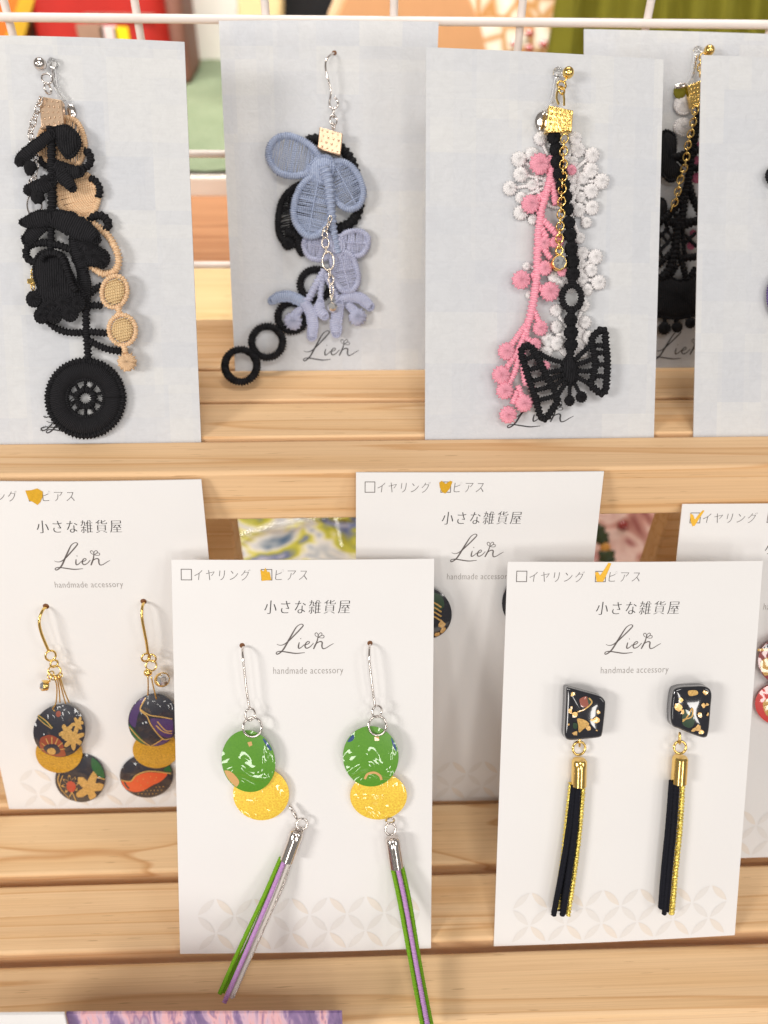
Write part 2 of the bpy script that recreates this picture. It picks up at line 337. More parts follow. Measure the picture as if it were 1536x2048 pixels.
    def ring(s, c, r, tube, axis=(0, 0, 1), ry=None, updir=(0, 1, 0), sides=7, n=22, rib=0.0, pitch=.6):
        a = unit(np.array(axis, float)); u = np.array(updir, float); u = u-(u@a)*a
        u = unit(u) if np.linalg.norm(u) > 1e-6 else unit(np.cross(a, (1, .1, 0))); x = np.cross(u, a); ry = ry or r
        pts = [np.array(c)+x*r*math.cos(2*PI*k/n)+u*ry*math.sin(2*PI*k/n) for k in range(n)]
        s.tube(pts, tube, True, sides, rib, pitch, plane=False if not rib else abs(a[2]) > .7, step=None if rib else 99)
    def revolve(s, a, b, prof, seg=16):
        a, b = np.array(a, float), np.array(b, float); d = unit(b-a); L = np.linalg.norm(b-a)
        x = unit(np.cross(d, (0, 0, 1.0)) if abs(d[2]) < .95 else np.cross(d, (1.0, 0, 0))); y = np.cross(d, x)
        V = [a+d*L*t+(x*math.cos(2*PI*k/seg)+y*math.sin(2*PI*k/seg))*r for t, r in prof for k in range(seg)]
        F = [(i*seg+k, i*seg+(k+1) % seg, (i+1)*seg+(k+1) % seg, (i+1)*seg+k) for i in range(len(prof)-1) for k in range(seg)]
        F += [tuple(range(seg-1, -1, -1)), tuple((len(prof)-1)*seg+k for k in range(seg))]; s.add(V, F)
    def fuzz(s, per=9, rad=.032, lo=.18, hi=.62):
        """loose fibres standing off the thread"""
        V = np.array(s.v); n = len(V)//per
        if n < 2: return
        P = V[rng.integers(0, len(V), n)]; D = rng.normal(0, 1, (n, 3)); D[:, 2] = np.abs(D[:, 2])*.7; D /= np.linalg.norm(D, axis=1)[:, None]
        X = np.cross(D, rng.normal(0, 1, (n, 3))); X /= np.linalg.norm(X, axis=1)[:, None]+1e-9; Y = np.cross(D, X); L = rng.uniform(lo, hi, n)[:, None]
        mid = P+D*L*.6+X*L*rng.uniform(-.25, .25, (n, 1)); tip = P+D*L+X*L*rng.uniform(-.5, .5, (n, 1))
        ring = lambda C, r: [C+X*r*math.cos(a)+Y*r*math.sin(a) for a in (0, 2.094, 4.189)]
        W = np.stack(ring(P-D*.06, rad)+ring(mid, rad*.8)+[tip], 1).reshape(-1, 3); k = np.arange(n)*7; F = []
        for a in k.tolist():
            for i in range(3): j = (i+1) % 3; F += [(a+i, a+j, a+3+j, a+3+i), (a+3+i, a+3+j, a+6)]
        s.add(W, F)
    def build(s, name, mat, parent=None, origin=None, smooth_=True, bevel=0.0, seg=2, kind=None, angle=40):
        if mat.startswith('t_') and name != 'threads': s.fuzz()
        W = s.fr.w(np.array(s.v)) if s.v else np.zeros((0, 3))
        if parent is not None:
            o = parent
            org = np.zeros(3)
            while o is not None: org = org+np.array(o.location)*1000; o = o.parent
            org = org-np.array([0, 0, LIFT])
            if origin is not None: off = np.array(origin)-org; org = np.array(origin, float)
            else: off = np.zeros(3)
        else: org = np.array(origin if origin is not None else W.mean(0)); off = org+np.array([0, 0, LIFT])
        me = bpy.data.meshes.new(name); me.from_pydata(((W-org)*.001).tolist(), [], s.f)
        uvl = me.uv_layers.new(name='UVMap'); li = np.empty(len(me.loops), int); me.loops.foreach_get('vertex_index', li)
        uvl.data.foreach_set('uv', np.array(s.uv, float)[li].ravel())
        if smooth_: me.polygons.foreach_set('use_smooth', [True]*len(me.polygons))
        if smooth_ and angle < 180: me.set_sharp_from_angle(angle=math.radians(angle))
        me.materials.append(M[mat]); o = bpy.data.objects.new(name, me); COL.objects.link(o)
        o.location = tuple(off*.001)
        if parent is not None: o.parent = parent
        if bevel: b = o.modifiers.new('bevel', 'BEVEL'); b.width = bevel*.001; b.segments = seg; b.limit_method = 'ANGLE'
        if kind: o['kind'] = kind
        return o
def tag(o, label, cat, group=None):
    o['label'] = label; o['category'] = cat
    if group: o['group'] = group
    return o
def thing(name, label, cat, at, group=None):
    o = bpy.data.objects.new(name, None); COL.objects.link(o); o.empty_display_size = .005
    o.location = tuple((np.array(at, float)+np.array([0, 0, LIFT]))*.001); return tag(o, label, cat, group)
# ------------------------------------------------------------------ display stand, table, wire grid
ZU, ZL, ZT = -111.99, -204.73, -300.0
SL = dict(u0=140.05, u1=152.99, u2=168.61, u3=184.06, u4=211.33, l1=73.95, l2=92.61, l3=111.77)
mb = MB(); mb.box((-700, -120, ZT-20), (700, 900, ZT)); tb = mb.build('table', 'white_board', None, (0, 390, ZT)); tb['kind'] = 'structure'
stand = thing('display_stand', 'tiered pine display stand with slotted plank shelves holding the cards', 'display stand', (0, 130, ZT))
def plank(y0, y1, z1, z0, mat, bev=1.1, x0=-210, x1=210, dz=0.0):
    m = MB(); m.box((x0, y0, z0), (x1, y1, z1+dz)); return m.build('plank', mat, stand, ((x0+x1)/2, (y0+y1)/2, (z0+z1)/2), True, bev, 3)
g0, g1 = .9, .45
plank(SL['u0'], SL['u1']-g0, ZU, ZU-14.5, 'wood', .9); plank(SL['u1']+g1, SL['u2']-g0, ZU, ZU-13, 'wood', .6)
plank(SL['u2']+g1, SL['u3']-g0, ZU, ZU-13, 'wood', .6); plank(SL['u3']+g1, SL['u4'], ZU, ZU-13, 'wood', .6)
g0, g1 = 2.1, .5
plank(57.2, SL['l1']-g0, ZL, ZL-14.5, 'wood', 1.3); plank(SL['l1']+g1, SL['l2']-g0, ZL, ZL-13, 'wood', .9)
plank(SL['l2']+g1, SL['l3']-g0, ZL, ZL-13, 'wood_figured', .9); plank(SL['l3']+g1, 136, ZL, ZL-13, 'wood', .9)
for x in (-175, 175):
    for y, zt in ((62, ZL-14.7), (130, ZL-13.2), (145, ZU-14.7), (205, ZU-13.2)):
        m = MB(); m.box((x-6, y-5, ZT), (x+6, y+5, zt)); m.build('leg', 'wood', stand, (x, y, (ZT+zt)/2), True, .8)
for px in (432, 1352):
    p = at_y(px, 1060, 163.0); m = MB(); m.box((p[0]-5.5, 159, ZT), (p[0]+5.5, 168, ZU-13.4)); m.build('leg', 'wood', stand, (p[0], 163, -210), True, .8)
for y0, y1, z0, z1 in ((140.6, 211, ZU-13.2-6, ZU-13.2), (57.8, 135, ZL-13.2-6, ZL-13.2)):
    for x in (-150, 150): m = MB(); m.box((x-6, y0+3, z0), (x+6, y1-3, z1)); m.build('batten', 'wood', stand, (x, (y0+y1)/2, z0))
GY, GZ, GG, GX = 238.6, -41.75, 33.22, 11.10; ga = math.radians(-.909)
grid = thing('wire_grid', 'white coated wire grid panel standing behind the top row', 'wire grid', (0, GY+2, ZT))
def gpt(X, z, d=0.0): return (X*math.cos(ga)-d*math.sin(ga), GY+X*math.sin(ga)+d*math.cos(ga), z)
for i in range(-1, 7):
    m = MB(); m.tube([gpt(-230, GZ-i*GG), gpt(230, GZ-i*GG)], .98*1.1, sides=10, step=40, plane=False); m.build('wire', 'wire', grid)
for j in range(-6, 7):
    m = MB(); m.tube([gpt(GX+j*GG, ZT+2, 1.8), gpt(GX+j*GG, GZ+GG+3, 1.8)], .98*1.1, sides=10, step=40, plane=False); m.build('wire', 'wire', grid)
# ------------------------------------------------------------------ cards
def text2d(body, size, space=1.0, shear=0.0, thin=0.0, fat=0.0):
    c = bpy.data.curves.new('lettering', 'FONT'); c.body = body; c.size = 1; c.space_character = space; c.shear = shear; c.resolution_u = 3; c.offset = thin
    o = bpy.data.objects.new('lettering', c); COL.objects.link(o); bpy.context.view_layer.update()
    dg = bpy.context.evaluated_depsgraph_get(); me = o.evaluated_get(dg).to_mesh()
    V = np.array([v.co[:2] for v in me.vertices]); Fc = [tuple(p.vertices) for p in me.polygons]
    o.evaluated_get(dg).to_mesh_clear(); bpy.data.objects.remove(o); bpy.data.curves.remove(c)
    if fat: k = len(V); V = np.vstack([V+np.array([q, 0]) for q in (-fat, 0, fat)]); Fc = Fc+[tuple(i+k for i in f) for f in Fc]+[tuple(i+2*k for i in f) for f in Fc]
    lo, hi = V.min(0), V.max(0); return (V-lo)/(hi-lo), Fc
TXT = dict(iya=text2d('イヤリング', 1, 1.3, .14, -.022, .006), pia=text2d('ピアス', 1, 1.3, .14, -.022, .006), shop=text2d('小さな雑貨屋', 1, 1.25, .1, -.019, .014), hand=text2d('handmade accessory', 1, 1.08, 0, -.012))
LOGO = [ # strokes of the script logo: (x, y, width), units are 1/402 of its width
 [(5, 133, 3), (22, 141, 4), (50, 138, 6), (85, 115, 8), (130, 72, 9), (172, 30, 9), (190, 8, 8), (184, -1, 6), (168, 0, 5), (143, 18, 7), (116, 60, 10), (82, 118, 12), (52, 168, 11), (26, 194, 9), (6, 203, 8), (0, 195, 7), (12, 185, 6), (42, 184, 8), (92, 192, 9), (140, 198, 8), (200, 193, 4)],
 [(162, 122, 6), (156, 148, 10), (158, 163, 9), (174, 158, 6), (196, 138, 5)], [(170, 98, 8), (174, 96, 8)],
 [(196, 142, 5), (222, 134, 6), (234, 122, 6), (222, 116, 6), (206, 132, 9), (202, 150, 10), (212, 163, 8), (236, 154, 6), (262, 128, 5)],
 [(293, 88, 6), (286, 116, 9), (272, 146, 10), (261, 168, 9)], [(266, 150, 5), (286, 128, 6), (308, 118, 8), (322, 124, 10), (320, 148, 10), (326, 166, 8), (346, 164, 6), (376, 146, 5), (402, 132, 3)],
 [(292, 88, 4), (276, 78, 4), (272, 64, 5), (282, 58, 5), (292, 66, 4), (293, 86, 4)], [(294, 86, 4), (300, 66, 4), (314, 58, 5), (322, 66, 5), (316, 76, 4), (296, 88, 4)],
 [(296, 90, 4), (320, 76, 4), (334, 78, 5), (334, 90, 5), (322, 94, 4), (297, 91, 4)]]
CARDS = {}
class Card:
    def __init__(s, key, slot, lean, px, Wn, Hn, kind, label, bow=.5, curl=0.0):
        Y = SL[slot]; a = math.radians(lean); nrm = np.array([0, math.cos(a), -math.sin(a)])
        bl, br = at_y(px[3][0], px[3][1], Y), at_y(px[2][0], px[2][1], Y)
        def top(b, q): r = ray(*q); return r*((b@nrm)/(r@nrm))
        tl, tr = top(bl, px[0]), top(br, px[1])
        s.vis = np.linalg.norm((tl+tr-bl-br)/2)
        ext = 1.1/s.vis; bl, br = bl+(bl-tl)*ext, br+(br-tr)*ext          # the strip that sits in the slot
        s.c = (tl, tr, br, bl); o = (tl+tr+bl+br)/4; ex = unit(tr+br-tl-bl); ey = tl+tr-bl-br; ey = unit(ey-(ey@ex)*ex)
        s.fr = Frame(o, ex, ey, np.cross(ex, ey)); s.W = (np.linalg.norm(tr-tl)+np.linalg.norm(br-bl))/2; s.H = s.vis+1.1
        s.bow, s.curl, s.Wn, s.Hn, s.kind = bow, curl, Wn, Hn, kind
        base = (bl+br)/2
        s.root = thing('earring_card', label, 'card', base, 'earring cards in the stand')
        n, m = 14, 20; b = MB(); th = .32; V, U, Fc = [], [], []
        for side in (0, 1):
            for j in range(m+1):
                for i in range(n+1): V.append(s.surf(i/n, j/m, -th*side)); U.append((i/n*s.W+13*(ord(key[1])-48), j/m*s.H+31*(ord(key[1])-48)))
        k = (n+1)*(m+1); I = lambda sd, i, j: sd*k+j*(n+1)+i
        for j in range(m):
            for i in range(n):
                Fc.append((I(0, i, j), I(0, i, j+1), I(0, i+1, j+1), I(0, i+1, j))); Fc.append((I(1, i, j), I(1, i+1, j), I(1, i+1, j+1), I(1, i, j+1)))
        for i in range(n): Fc.append((I(0, i, 0), I(0, i+1, 0), I(1, i+1, 0), I(1, i, 0))); Fc.append((I(0, i, m), I(1, i, m), I(1, i+1, m), I(0, i+1, m)))
        for j in range(m): Fc.append((I(0, 0, j), I(1, 0, j), I(1, 0, j+1), I(0, 0, j+1))); Fc.append((I(0, n, j), I(0, n, j+1), I(1, n, j+1), I(1, n, j)))
        b.add(V, Fc, U); b.build('sheet', 'washi' if kind == 'washi' else 'paper', s.root)
        CARDS[key] = s
    def surf(s, a, t, h=0.0):
        tl, tr, br, bl = s.c; p = (tl*(1-a)+tr*a)*(1-t)+(bl*(1-a)+br*a)*t
        return p+s.fr.en*(h+s.bow*math.sin(PI*a)*(1-t*.6)-s.curl*(1-t)**3*(a-.5)*2)
    def P(s, u, v, h=.05): return s.surf(u/s.Wn, v/s.Hn, h)           # u, v in mm of the printed layout
    def decal(s, name, verts, faces, mat, h=.05, parent=None):
        b = MB(); b.add([s.P(x, y, h) for x, y in verts], faces); return b.build(name, mat, parent or s.root, None, False)
    def text(s, key, x0, x1, y0, y1, mat, tilt=0.0, name='lettering'):
        V, Fc = TXT[key]; s.decal(name, [(x0+(x1-x0)*x, y1-(y1-y0)*y-tilt*x) for x, y in V], Fc, mat)
    def logo(s, x0, y0, wid, mat='ink'):
        k = wid/402; V, Fc = [], []
        for st in LOGO:
            Q = smooth([(a*k, b*k, 0, ww*k*.46) for a, b, ww in st], .22); C = Q[:, :2]; T = np.gradient(C, axis=0); T /= np.linalg.norm(T, axis=1)[:, None]+1e-9
            N = np.column_stack([-T[:, 1], T[:, 0]])*Q[:, 3:4]; b = len(V)
            for c, n_ in zip(C, N): V += [(x0+c[0]+n_[0], y0+c[1]+n_[1]), (x0+c[0]-n_[0], y0+c[1]-n_[1])]
            Fc += [(b+2*i, b+2*i+1, b+2*i+3, b+2*i+2) for i in range(len(C)-1)]
        s.decal('logo', V, Fc, mat, .055)
    def checkbox(s, x, y, sz=2.5):
        V, Fc = [], []; t = .16
        for (a, b, c, d) in ((x, y, x+sz, y+t), (x, y+sz-t, x+sz, y+sz), (x, y+t, x+t, y+sz-t), (x+sz-t, y+t, x+sz, y+sz-t)):
            k = len(V); V += [(a, b), (c, b), (c, d), (a, d)]; Fc.append((k, k+1, k+2, k+3))
        s.decal('checkbox', V, Fc, 'ink')
    def seigaiha(s):
        for mat, nm in (('pat_orange', 'peach_pattern'), ('pat_grey', 'grey_pattern')):
            V, Fc = [], []
            for row, fromb in enumerate((11.2, 7.0, 2.8)):
                for i in range(14):
                    x = 1.9+4.45*i; back = (i+row) % 2 == 0
                    if (mat == 'pat_orange') != (back and row != 1 and i % 4 in (0, 2)): continue
                    cy = s.Hn-fromb; sg = 1 if back else -1; L = 2.75; wv = .82; k0 = len(V); pts = []
                    for q in range(9): t = -1+q/4; pts.append((t*L, wv*(1-t*t)))
                    for q in range(7, 0, -1): t = -1+q/4; pts.append((t*L, -wv*(1-t*t)))
                    c7 = .7071
                    for a, b in pts: V.append((x+c7*(a-b*sg), cy+c7*sg*a+c7*b))
                    if min(p[0] for p in V[k0:]) < .2 or max(p[0] for p in V[k0:]) > s.Wn-.2 or max(p[1] for p in V[k0:]) > s.Hn-.3: del V[k0:]; continue
                    Fc.append(tuple(range(k0, len(V))))
            s.decal(nm, V, Fc, mat, .06)
    def hole(s, K, x, y, r=.62):
        p = K(x, y, 0); sf = (s.surf(p[0]/s.W+.5, .5-p[1]/s.H)-s.fr.o)@s.fr.en; p = K(x, y, sf); b = MB(s.fr); n = 12; b.pad([(p[0]+r*math.cos(2*PI*k/n), p[1]+r*math.sin(2*PI*k/n)) for k in range(n)], sf+.05, .04, 2, None, False, 0); b.build('hole', 'hole', s.root)
    def white_print(s, marks):
        s.checkbox(2.1, 2.0); s.text('iya', 5.2, 17.9, 2.1, 4.5, 'ink', .0); s.checkbox(20.4, 2.0); s.text('pia', 23.6, 30.8, 2.1, 4.4, 'ink')
        s.text('shop', 21.0, 40.6, 8.9, 11.9, 'ink_black'); s.logo(23.6, 14.3, 13.2); s.text('hand', 22.9, 39.0, 23.9, 25.9, 'ink_grey'); s.seigaiha()
        s.decal('gold_mark', marks, [tuple(range(len(marks)))], 'marker', .075)
class Ctx:
    def __init__(s, card, zx, zy, zs, fr=None): s.fr = fr or CARDS[card].fr; s.z = (zx, zy, zs); s.pm = s.fr.pm
    def __call__(s, x, y, h=0.0): return s.fr.loc(s.z[0]+x/s.z[2], s.z[1]+y/s.z[2], h)
    def r(s, rz): return rz/s.z[2]/s.pm
    def P(s, pts, h=0.0): return [s(p[0], p[1], p[2] if len(p) > 2 else h) for p in pts]
    def ell(s, x, y, rx, ry, h=0.0, rot=0.0, n=40):
        c, sn = math.cos(math.radians(rot)), math.sin(math.radians(rot))
        return [s(x+rx*math.cos(-2*PI*k/n)*c-ry*math.sin(-2*PI*k/n)*sn, y+rx*math.cos(-2*PI*k/n)*sn+ry*math.sin(-2*PI*k/n)*c, h) for k in range(n)]
GOLDBLOB = [(20.0, 2.0), (21.4, 1.9), (22.8, 1.5), (23.9, 2.2), (23.7, 3.4), (22.9, 4.7), (22.2, 5.3), (21.2, 4.6), (20.4, 4.2)]
CROWN = [(20.2, 2.1), (20.9, 2.5), (21.4, 1.7), (21.8, 2.6), (22.3, 2.6), (22.7, 4.4), (20.5, 4.6)]
HEART = [(20.0, 2.2), (20.6, 1.8), (21.6, 2.5), (22.6, 1.8), (23.2, 2.0), (22.6, 3.6), (21.6, 4.7), (20.8, 4.4), (20.2, 3.3)]
TICK5 = [(20.3, 2.3), (21.0, 2.2), (21.5, 3.0), (22.6, 1.4), (23.3, -.0+.15), (24.0, .3), (23.4, 1.9), (22.7, 3.6), (22.3, 4.4), (20.8, 4.4)]
TICK4 = [(2.0, 2.2), (2.7, 2.5), (3.3, 3.6), (4.2, 2.2), (5.0, 1.4), (5.3, 1.6), (4.3, 3.4), (3.4, 5.1), (2.9, 5.2), (2.3, 4.0)]
Card('U1', 'u1', 36, [(-128, 72), (368, 82), (402, 878), (-77, 882)], 55, 91, 'washi', 'grey checked card behind the black wheel lace earring, at left edge', .9, .4)
Card('U2', 'u3', 35.5, [(437, 40), (877, 45), (853, 733), (470, 735)], 55, 91, 'washi', 'grey checked card behind the blue petal lace earring', .5, -.4)
Card('U3', 'u1', 35, [(852, 95), (1328, 118), (1308, 867), (850, 870)], 55, 91, 'washi', 'grey checked card behind the pink ball lace earring', .4, .2)
Card('U4', 'u3', 35.5, [(1168, 58), (1600, 70), (1556, 730), (1166, 732)], 55, 91, 'washi', 'shaded grey card mostly hidden between two front cards at top right', .3)
Card('U5', 'u1', 35, [(1403, 110), (1880, 130), (1850, 866), (1387, 867)], 55, 91, 'washi', 'grey checked card cut by the right edge, top row', .3)
Card('L1', 'l3', 16.2, [(-128, 960), (402, 960), (465, 1603), (17, 1612)], 60, 91, 'white', 'cream card with black and gold disc earrings at lower left', .9, .3)
Card('L3', 'l3', 15.8, [(712, 945), (1208, 943), (1135, 1592), (712, 1598)], 60, 91, 'white', 'cream card standing behind and between the two front lower cards', .3)
Card('L4', 'l2', 30, [(1365, 1008), (1870, 1004), (1700, 1701), (1290, 1714)], 60, 91, 'white', 'cream card with red disc earring cut by the right edge', .3)
Card('L2', 'l1', 36, [(342, 1120), (868, 1117), (862, 1888), (360, 1899)], 60, 91, 'white', 'cream card with green and yellow disc earrings, front of lower row', 1.0, -.4)
Card('L5', 'l1', 34.5, [(1015, 1123), (1527, 1122), (1470, 1862), (988, 1884)], 60, 91, 'white', 'cream card with black stone tassel earrings at lower right', .9, .3)
for k, mk in (('L1', GOLDBLOB), ('L2', CROWN), ('L3', HEART), ('L4', TICK4), ('L5', TICK5)): CARDS[k].white_print(mk)
for k in ('U1', 'U2', 'U3', 'U4'): CARDS[k].logo(19.6, 80.2, 15.8, 'ink_black')
# ------------------------------------------------------------------ earring helpers
class Lace:
    """collects bmesh-like buffers for the named parts of one earring"""
    def __init__(s, fr, root): s.fr, s.root = fr, root
    def mb(s): return MB(s.fr)
    def rope(s, name, K, pts, r, h, mat, closed=False, parent=None, rib=.2, pitch=None, flat=.9, sides=8):
        b = s.mb(); rr = K.r(r) if np.isscalar(r) else [K.r(q) for q in r]; m = float(np.mean(rr))
        b.tube(K.P(pts, h), rr, closed, sides, rib, pitch or max(.55, m*1.1), flat=flat); return b.build(name, mat, parent or s.root, angle=180)
    def ropes(s, name, K, lines, r, h, mat, parent=None, rib=.2, flat=.9):
        b = s.mb(); m = K.r(r)
        for ln in lines: b.tube(K.P(ln, h), m, False, 8, rib, max(.55, m*1.1), flat=flat)
        return b.build(name, mat, parent or s.root, angle=180)
    def pad(s, name, K, outline, h, thick, mat, parent=None, polar=False, edge=True, smoothstep=.35, wob=.16):
        O = smooth(K.P(outline, h), smoothstep, True); b = s.mb(); b.pad(O, h, thick, 9, None, polar, .25, wob)
        if edge: b.tube(O[::2], min(.42, thick*.55), True, 7, .25, .6)
        return b.build(name, mat, parent or s.root, angle=180)
    def leafpad(s, name, K, pts, radii, h, mat, thick=.65, parent=None, tips=(), edge=.26):
        Q = smooth([np.append(np.array(K(x, y, h))[:2], [0, K.r(r)]) for (x, y), r in zip(pts, radii)], .3); C = Q[:, :2]; R_ = Q[:, 3]
        T = np.gradient(C, axis=0); T /= np.linalg.norm(T, axis=1)[:, None]+1e-9; N = np.column_stack([-T[:, 1], T[:, 0]])
        jag = lambda n: 1+rng.normal(0, .05, n)
        lf, rt = C+N*(R_*jag(len(C)))[:, None], C-N*(R_*jag(len(C)))[:, None]
        def arc(c, n, t, r): return [c+r*(n*math.cos(a)+t*math.sin(a)) for a in np.linspace(0, PI, 7)[1:-1]]
        O = list(lf)+arc(C[-1], N[-1], T[-1], R_[-1])+list(rt[::-1])+arc(C[0], -N[0], -T[0], R_[0]); n = len(O); m = len(C)
        b = s.mb(); V, U, Fc = [], [], []
        for i in range(m):                                            # ridge of satin stitches across the leaf
            for k, q in enumerate((-1, -.75, -.4, 0, .4, .75, 1)):
                p = C[i]+N[i]*R_[i]*q; st = .07*(1 if (i % 2) else -1)*(1-q*q); V.append((p[0], p[1], h+thick*math.sqrt(max(0, 1-q*q*.92))+st+rng.normal(0, .03))); U.append((i*.3, q*R_[i]))
        for i in range(m-1):
            for k in range(6): a = i*7+k; Fc.append((a, a+1, a+8, a+7))
        b.add(V, Fc, U); b.tube([np.append(p, h+.1) for p in O[::2]], edge, True, 7, .34, .52)
        b.pad(O[::-1], h+.15, .02, 2, None, False, .3)
        for (x, y, r) in tips: b.ball(K(x, y, h+.2), K.r(r), .55, 16, 9, .09, 9)
        return b.build(name, mat, parent or s.root, angle=180)
    def ellpad(s, name, K, x, y, rx, ry, h, thick, mat, rot=0, parent=None, polar=True, edge=True):
        b = s.mb(); O = K.ell(x, y, rx, ry, h, rot, 36); b.pad(O, h, thick, 8, None, polar, .25, .14)
        if edge: b.tube(K.ell(x, y, rx*.95, ry*.95, h, rot, 20), min(.42, thick*.5), True, 7, .25, .6)
        return b.build(name, mat, parent or s.root, angle=180)
    def petal(s, K, outline, h, mat, axis, border=.62, gap=.36, thr=.13, name='petal', spine=True, dens=1.0):
        """open-work petal: corded rim and single threads laid across it"""
        O = smooth(K.P(outline, h), .35, True); b = s.mb()
        b.tube(O[::2], border, True, 8, .16, .55, flat=.75); rim = b.build(name, mat, s.root, angle=180)
        c = O[:, :2].mean(0); ax = unit(np.array(axis, float)*np.array([1, -1])); nx = np.array([-ax[1], ax[0]]); rel = O[:, :2]-c; ta = rel@ax; tb = rel@nx
        b = s.mb(); t = ta.min()+.5
        while t < ta.max()-.4:
            cr = []
            for i in range(len(O)):
                j = (i+1) % len(O)
                if (ta[i]-t)*(ta[j]-t) < 0: q = (t-ta[i])/(ta[j]-ta[i]); cr.append(tb[i]+(tb[j]-tb[i])*q)
            if len(cr) >= 2:
                lo, hi = min(cr), max(cr); sk = random.uniform(-.22, .22); mid = (lo+hi)/2
                pts = [np.append(c+ax*(t-sk)+nx*lo, h), np.append(c+ax*t+nx*mid, h+.28+random.uniform(-.06, .06)), np.append(c+ax*(t+sk)+nx*hi, h)]
                b.tube(pts, thr*random.uniform(.8, 1.25), False, 5, step=.7)
            t += gap*random.uniform(.7, 1.3)/dens
        if spine: b.tube([np.append(c+ax*(ta.min()+.4), h+.3), np.append(c, h+.42), np.append(c+ax*(ta.max()-.4), h+.3)], .22, False, 6, .2, .5)
        b.build('threads', mat, rim, angle=180); return rim
    def chain(s, K, pts, h, link, wire, mat, name='chain', wr=.55):
        C = smooth(K.P(pts, h), .1); L = np.concatenate([[0], np.cumsum(np.linalg.norm(np.diff(C, axis=0), axis=1))]); b = s.mb(); d = link*.66; n = max(1, int(L[-1]/d))
        for i in range(n):
            q = (i+.5)*L[-1]/n; k = min(len(C)-2, int(np.searchsorted(L, q))); T = unit(C[min(k+2, len(C)-1)]-C[max(k-2, 0)])
            side = unit(np.cross(T, (0, 0, 1))); ax = unit((np.array([0, 0, 1.0])*math.cos(.6)+side*math.sin(.6)) if i % 2 == 0 else (np.array([0, 0, 1.0])*math.sin(.45)*.8-side))
            b.ring(C[k], link*wr*.62, wire, ax, link*.5, T, 6, 14)
        return b.build(name, mat, s.root, angle=180)
    def ring(s, K, x, y, rz, h, wire, mat, tilt=(0, 0, 1), ry=None, name='jump_ring'):
        b = s.mb(); b.ring(K(x, y, h), K.r(rz), wire, tilt, K.r(ry) if ry else None, (0, 1, 0), 8, 26); return b.build(name, mat, s.root, angle=180)
    def wire(s, K, pts, r, mat, name='hook', parent=None):
        b = s.mb(); b.tube(K.P(pts), r, False, 9, plane=False, step=.4); return b.build(name, mat, parent or s.root, angle=180)
    def balls(s, name, K, lst, h, mat, sz=.7, parent=None, ridge=.06):
        for (x, y, r) in lst: b = s.mb(); b.ball(K(x, y, h+random.uniform(-.15, .15)), K.r(r)*random.uniform(.94, 1.05), sz*.82, 30, 16, ridge*1.7, 13); b.build(name, mat, parent or s.root, angle=180)
    def crimp(s, K, quad, h, thick, mat, rows=4, cols=4, dot=.22):
        q = [np.array(p) for p in K.P(quad, h)]; b = s.mb(); b.prism([p-np.array([0, 0, thick]) for p in q][::-1], q[::-1]); o = b.build('crimp', mat, s.root, None, True, .15, 2)
        b = s.mb()
        for i in range(rows):
            for j in range(cols):
                a, t = (j+.6+.25*(i % 2))/(cols+.5), (i+.5)/rows; p = (q[0]*(1-a)+q[1]*a)*(1-t)+(q[3]*(1-a)+q[2]*a)*t
                b.ball(p, dot*random.uniform(.8, 1.2), .7, 8, 5)
        b.tube([q[3], q[2]], .2, False, 6, step=9); b.build('embossing', mat, o, angle=180); return o
    def rhine(s, K, x, y, rz, h, mat='gold', tilt=(0, 0, 1)):
        c = K(x, y, h); r = K.r(rz); t = unit(np.array(tilt, float)); b = s.mb(); b.revolve(c-t*r*.8, c+t*r*.35, [(0, r*.7), (.15, r*.98), (.9, r), (1, r*.93)], 18); cup = b.build('stone_cup', mat, s.root)
        b = s.mb(); b.revolve(c+t*r*.30, c+t*r*.75, [(0, r*.9), (.35, r*.82), (1, r*.42)], 8); b.build('rhinestone', 'crystal', cup, None, False)
    def disc(s, K, x, y, rx, ry, h, mat, rot=0, thick=.7, dome=.35, tilt=(0, 0), name='disc', n=48):
        """lens of lacquered paper; returns the part and the height function of its face"""
        c = K(x, y, h); O = K.ell(x, y, rx, ry, h, rot, n); R = max(np.linalg.norm(np.array(p[:2])-c[:2]) for p in O)
        hf = lambda u, v: h+(u-c[0])*tilt[0]+(v-c[1])*tilt[1]+dome*max(0., 1-((u-c[0])**2+(v-c[1])**2)/R**2)**.6
        b = s.mb(); b.pad(O, h, dome, 8, c, False, 0, 0, .5, hf)
        k = len(b.v)-n; top = b.v[k:]; base = len(b.v)
        b.add([(p[0]*.985+c[0]*.015, p[1]*.985+c[1]*.015, p[2]-thick*.5) for p in top]+[(p[0]*.95+c[0]*.05, p[1]*.95+c[1]*.05, p[2]-thick) for p in top], [])
        b.f += [(k+i, base+i, base+(i+1) % n, k+(i+1) % n) for i in range(n)]+[(base+i, base+n+i, base+n+(i+1) % n, base+(i+1) % n) for i in range(n)]+[tuple(base+n+i for i in range(n-1, -1, -1))]
        return b.build(name, mat, s.root, angle=70), hf, (K, c, O)
    def decal(s, disc, outline, mat, name, lift=.03, sm=True, clip=True):
        part, hf, (K, c, O) = disc; pts = [K(p[0], p[1], c[2])[:2] for p in outline]
        if sm: pts = [p[:2] for p in smooth([(a, b, 0) for a, b in pts], .25, True)]
        if clip:
            Oc = np.array(O)[:, :2]-c[:2]; ang = np.arctan2(Oc[:, 1], Oc[:, 0]); od = np.argsort(ang); rad = np.linalg.norm(Oc, axis=1); q = []
            for p in pts:
                d = np.array(p)-c[:2]; R = np.interp(math.atan2(d[1], d[0]), ang[od], rad[od], period=2*PI)*.97; l = np.linalg.norm(d); q.append(c[:2]+d*min(1, R/(l+1e-9)))
            pts = q
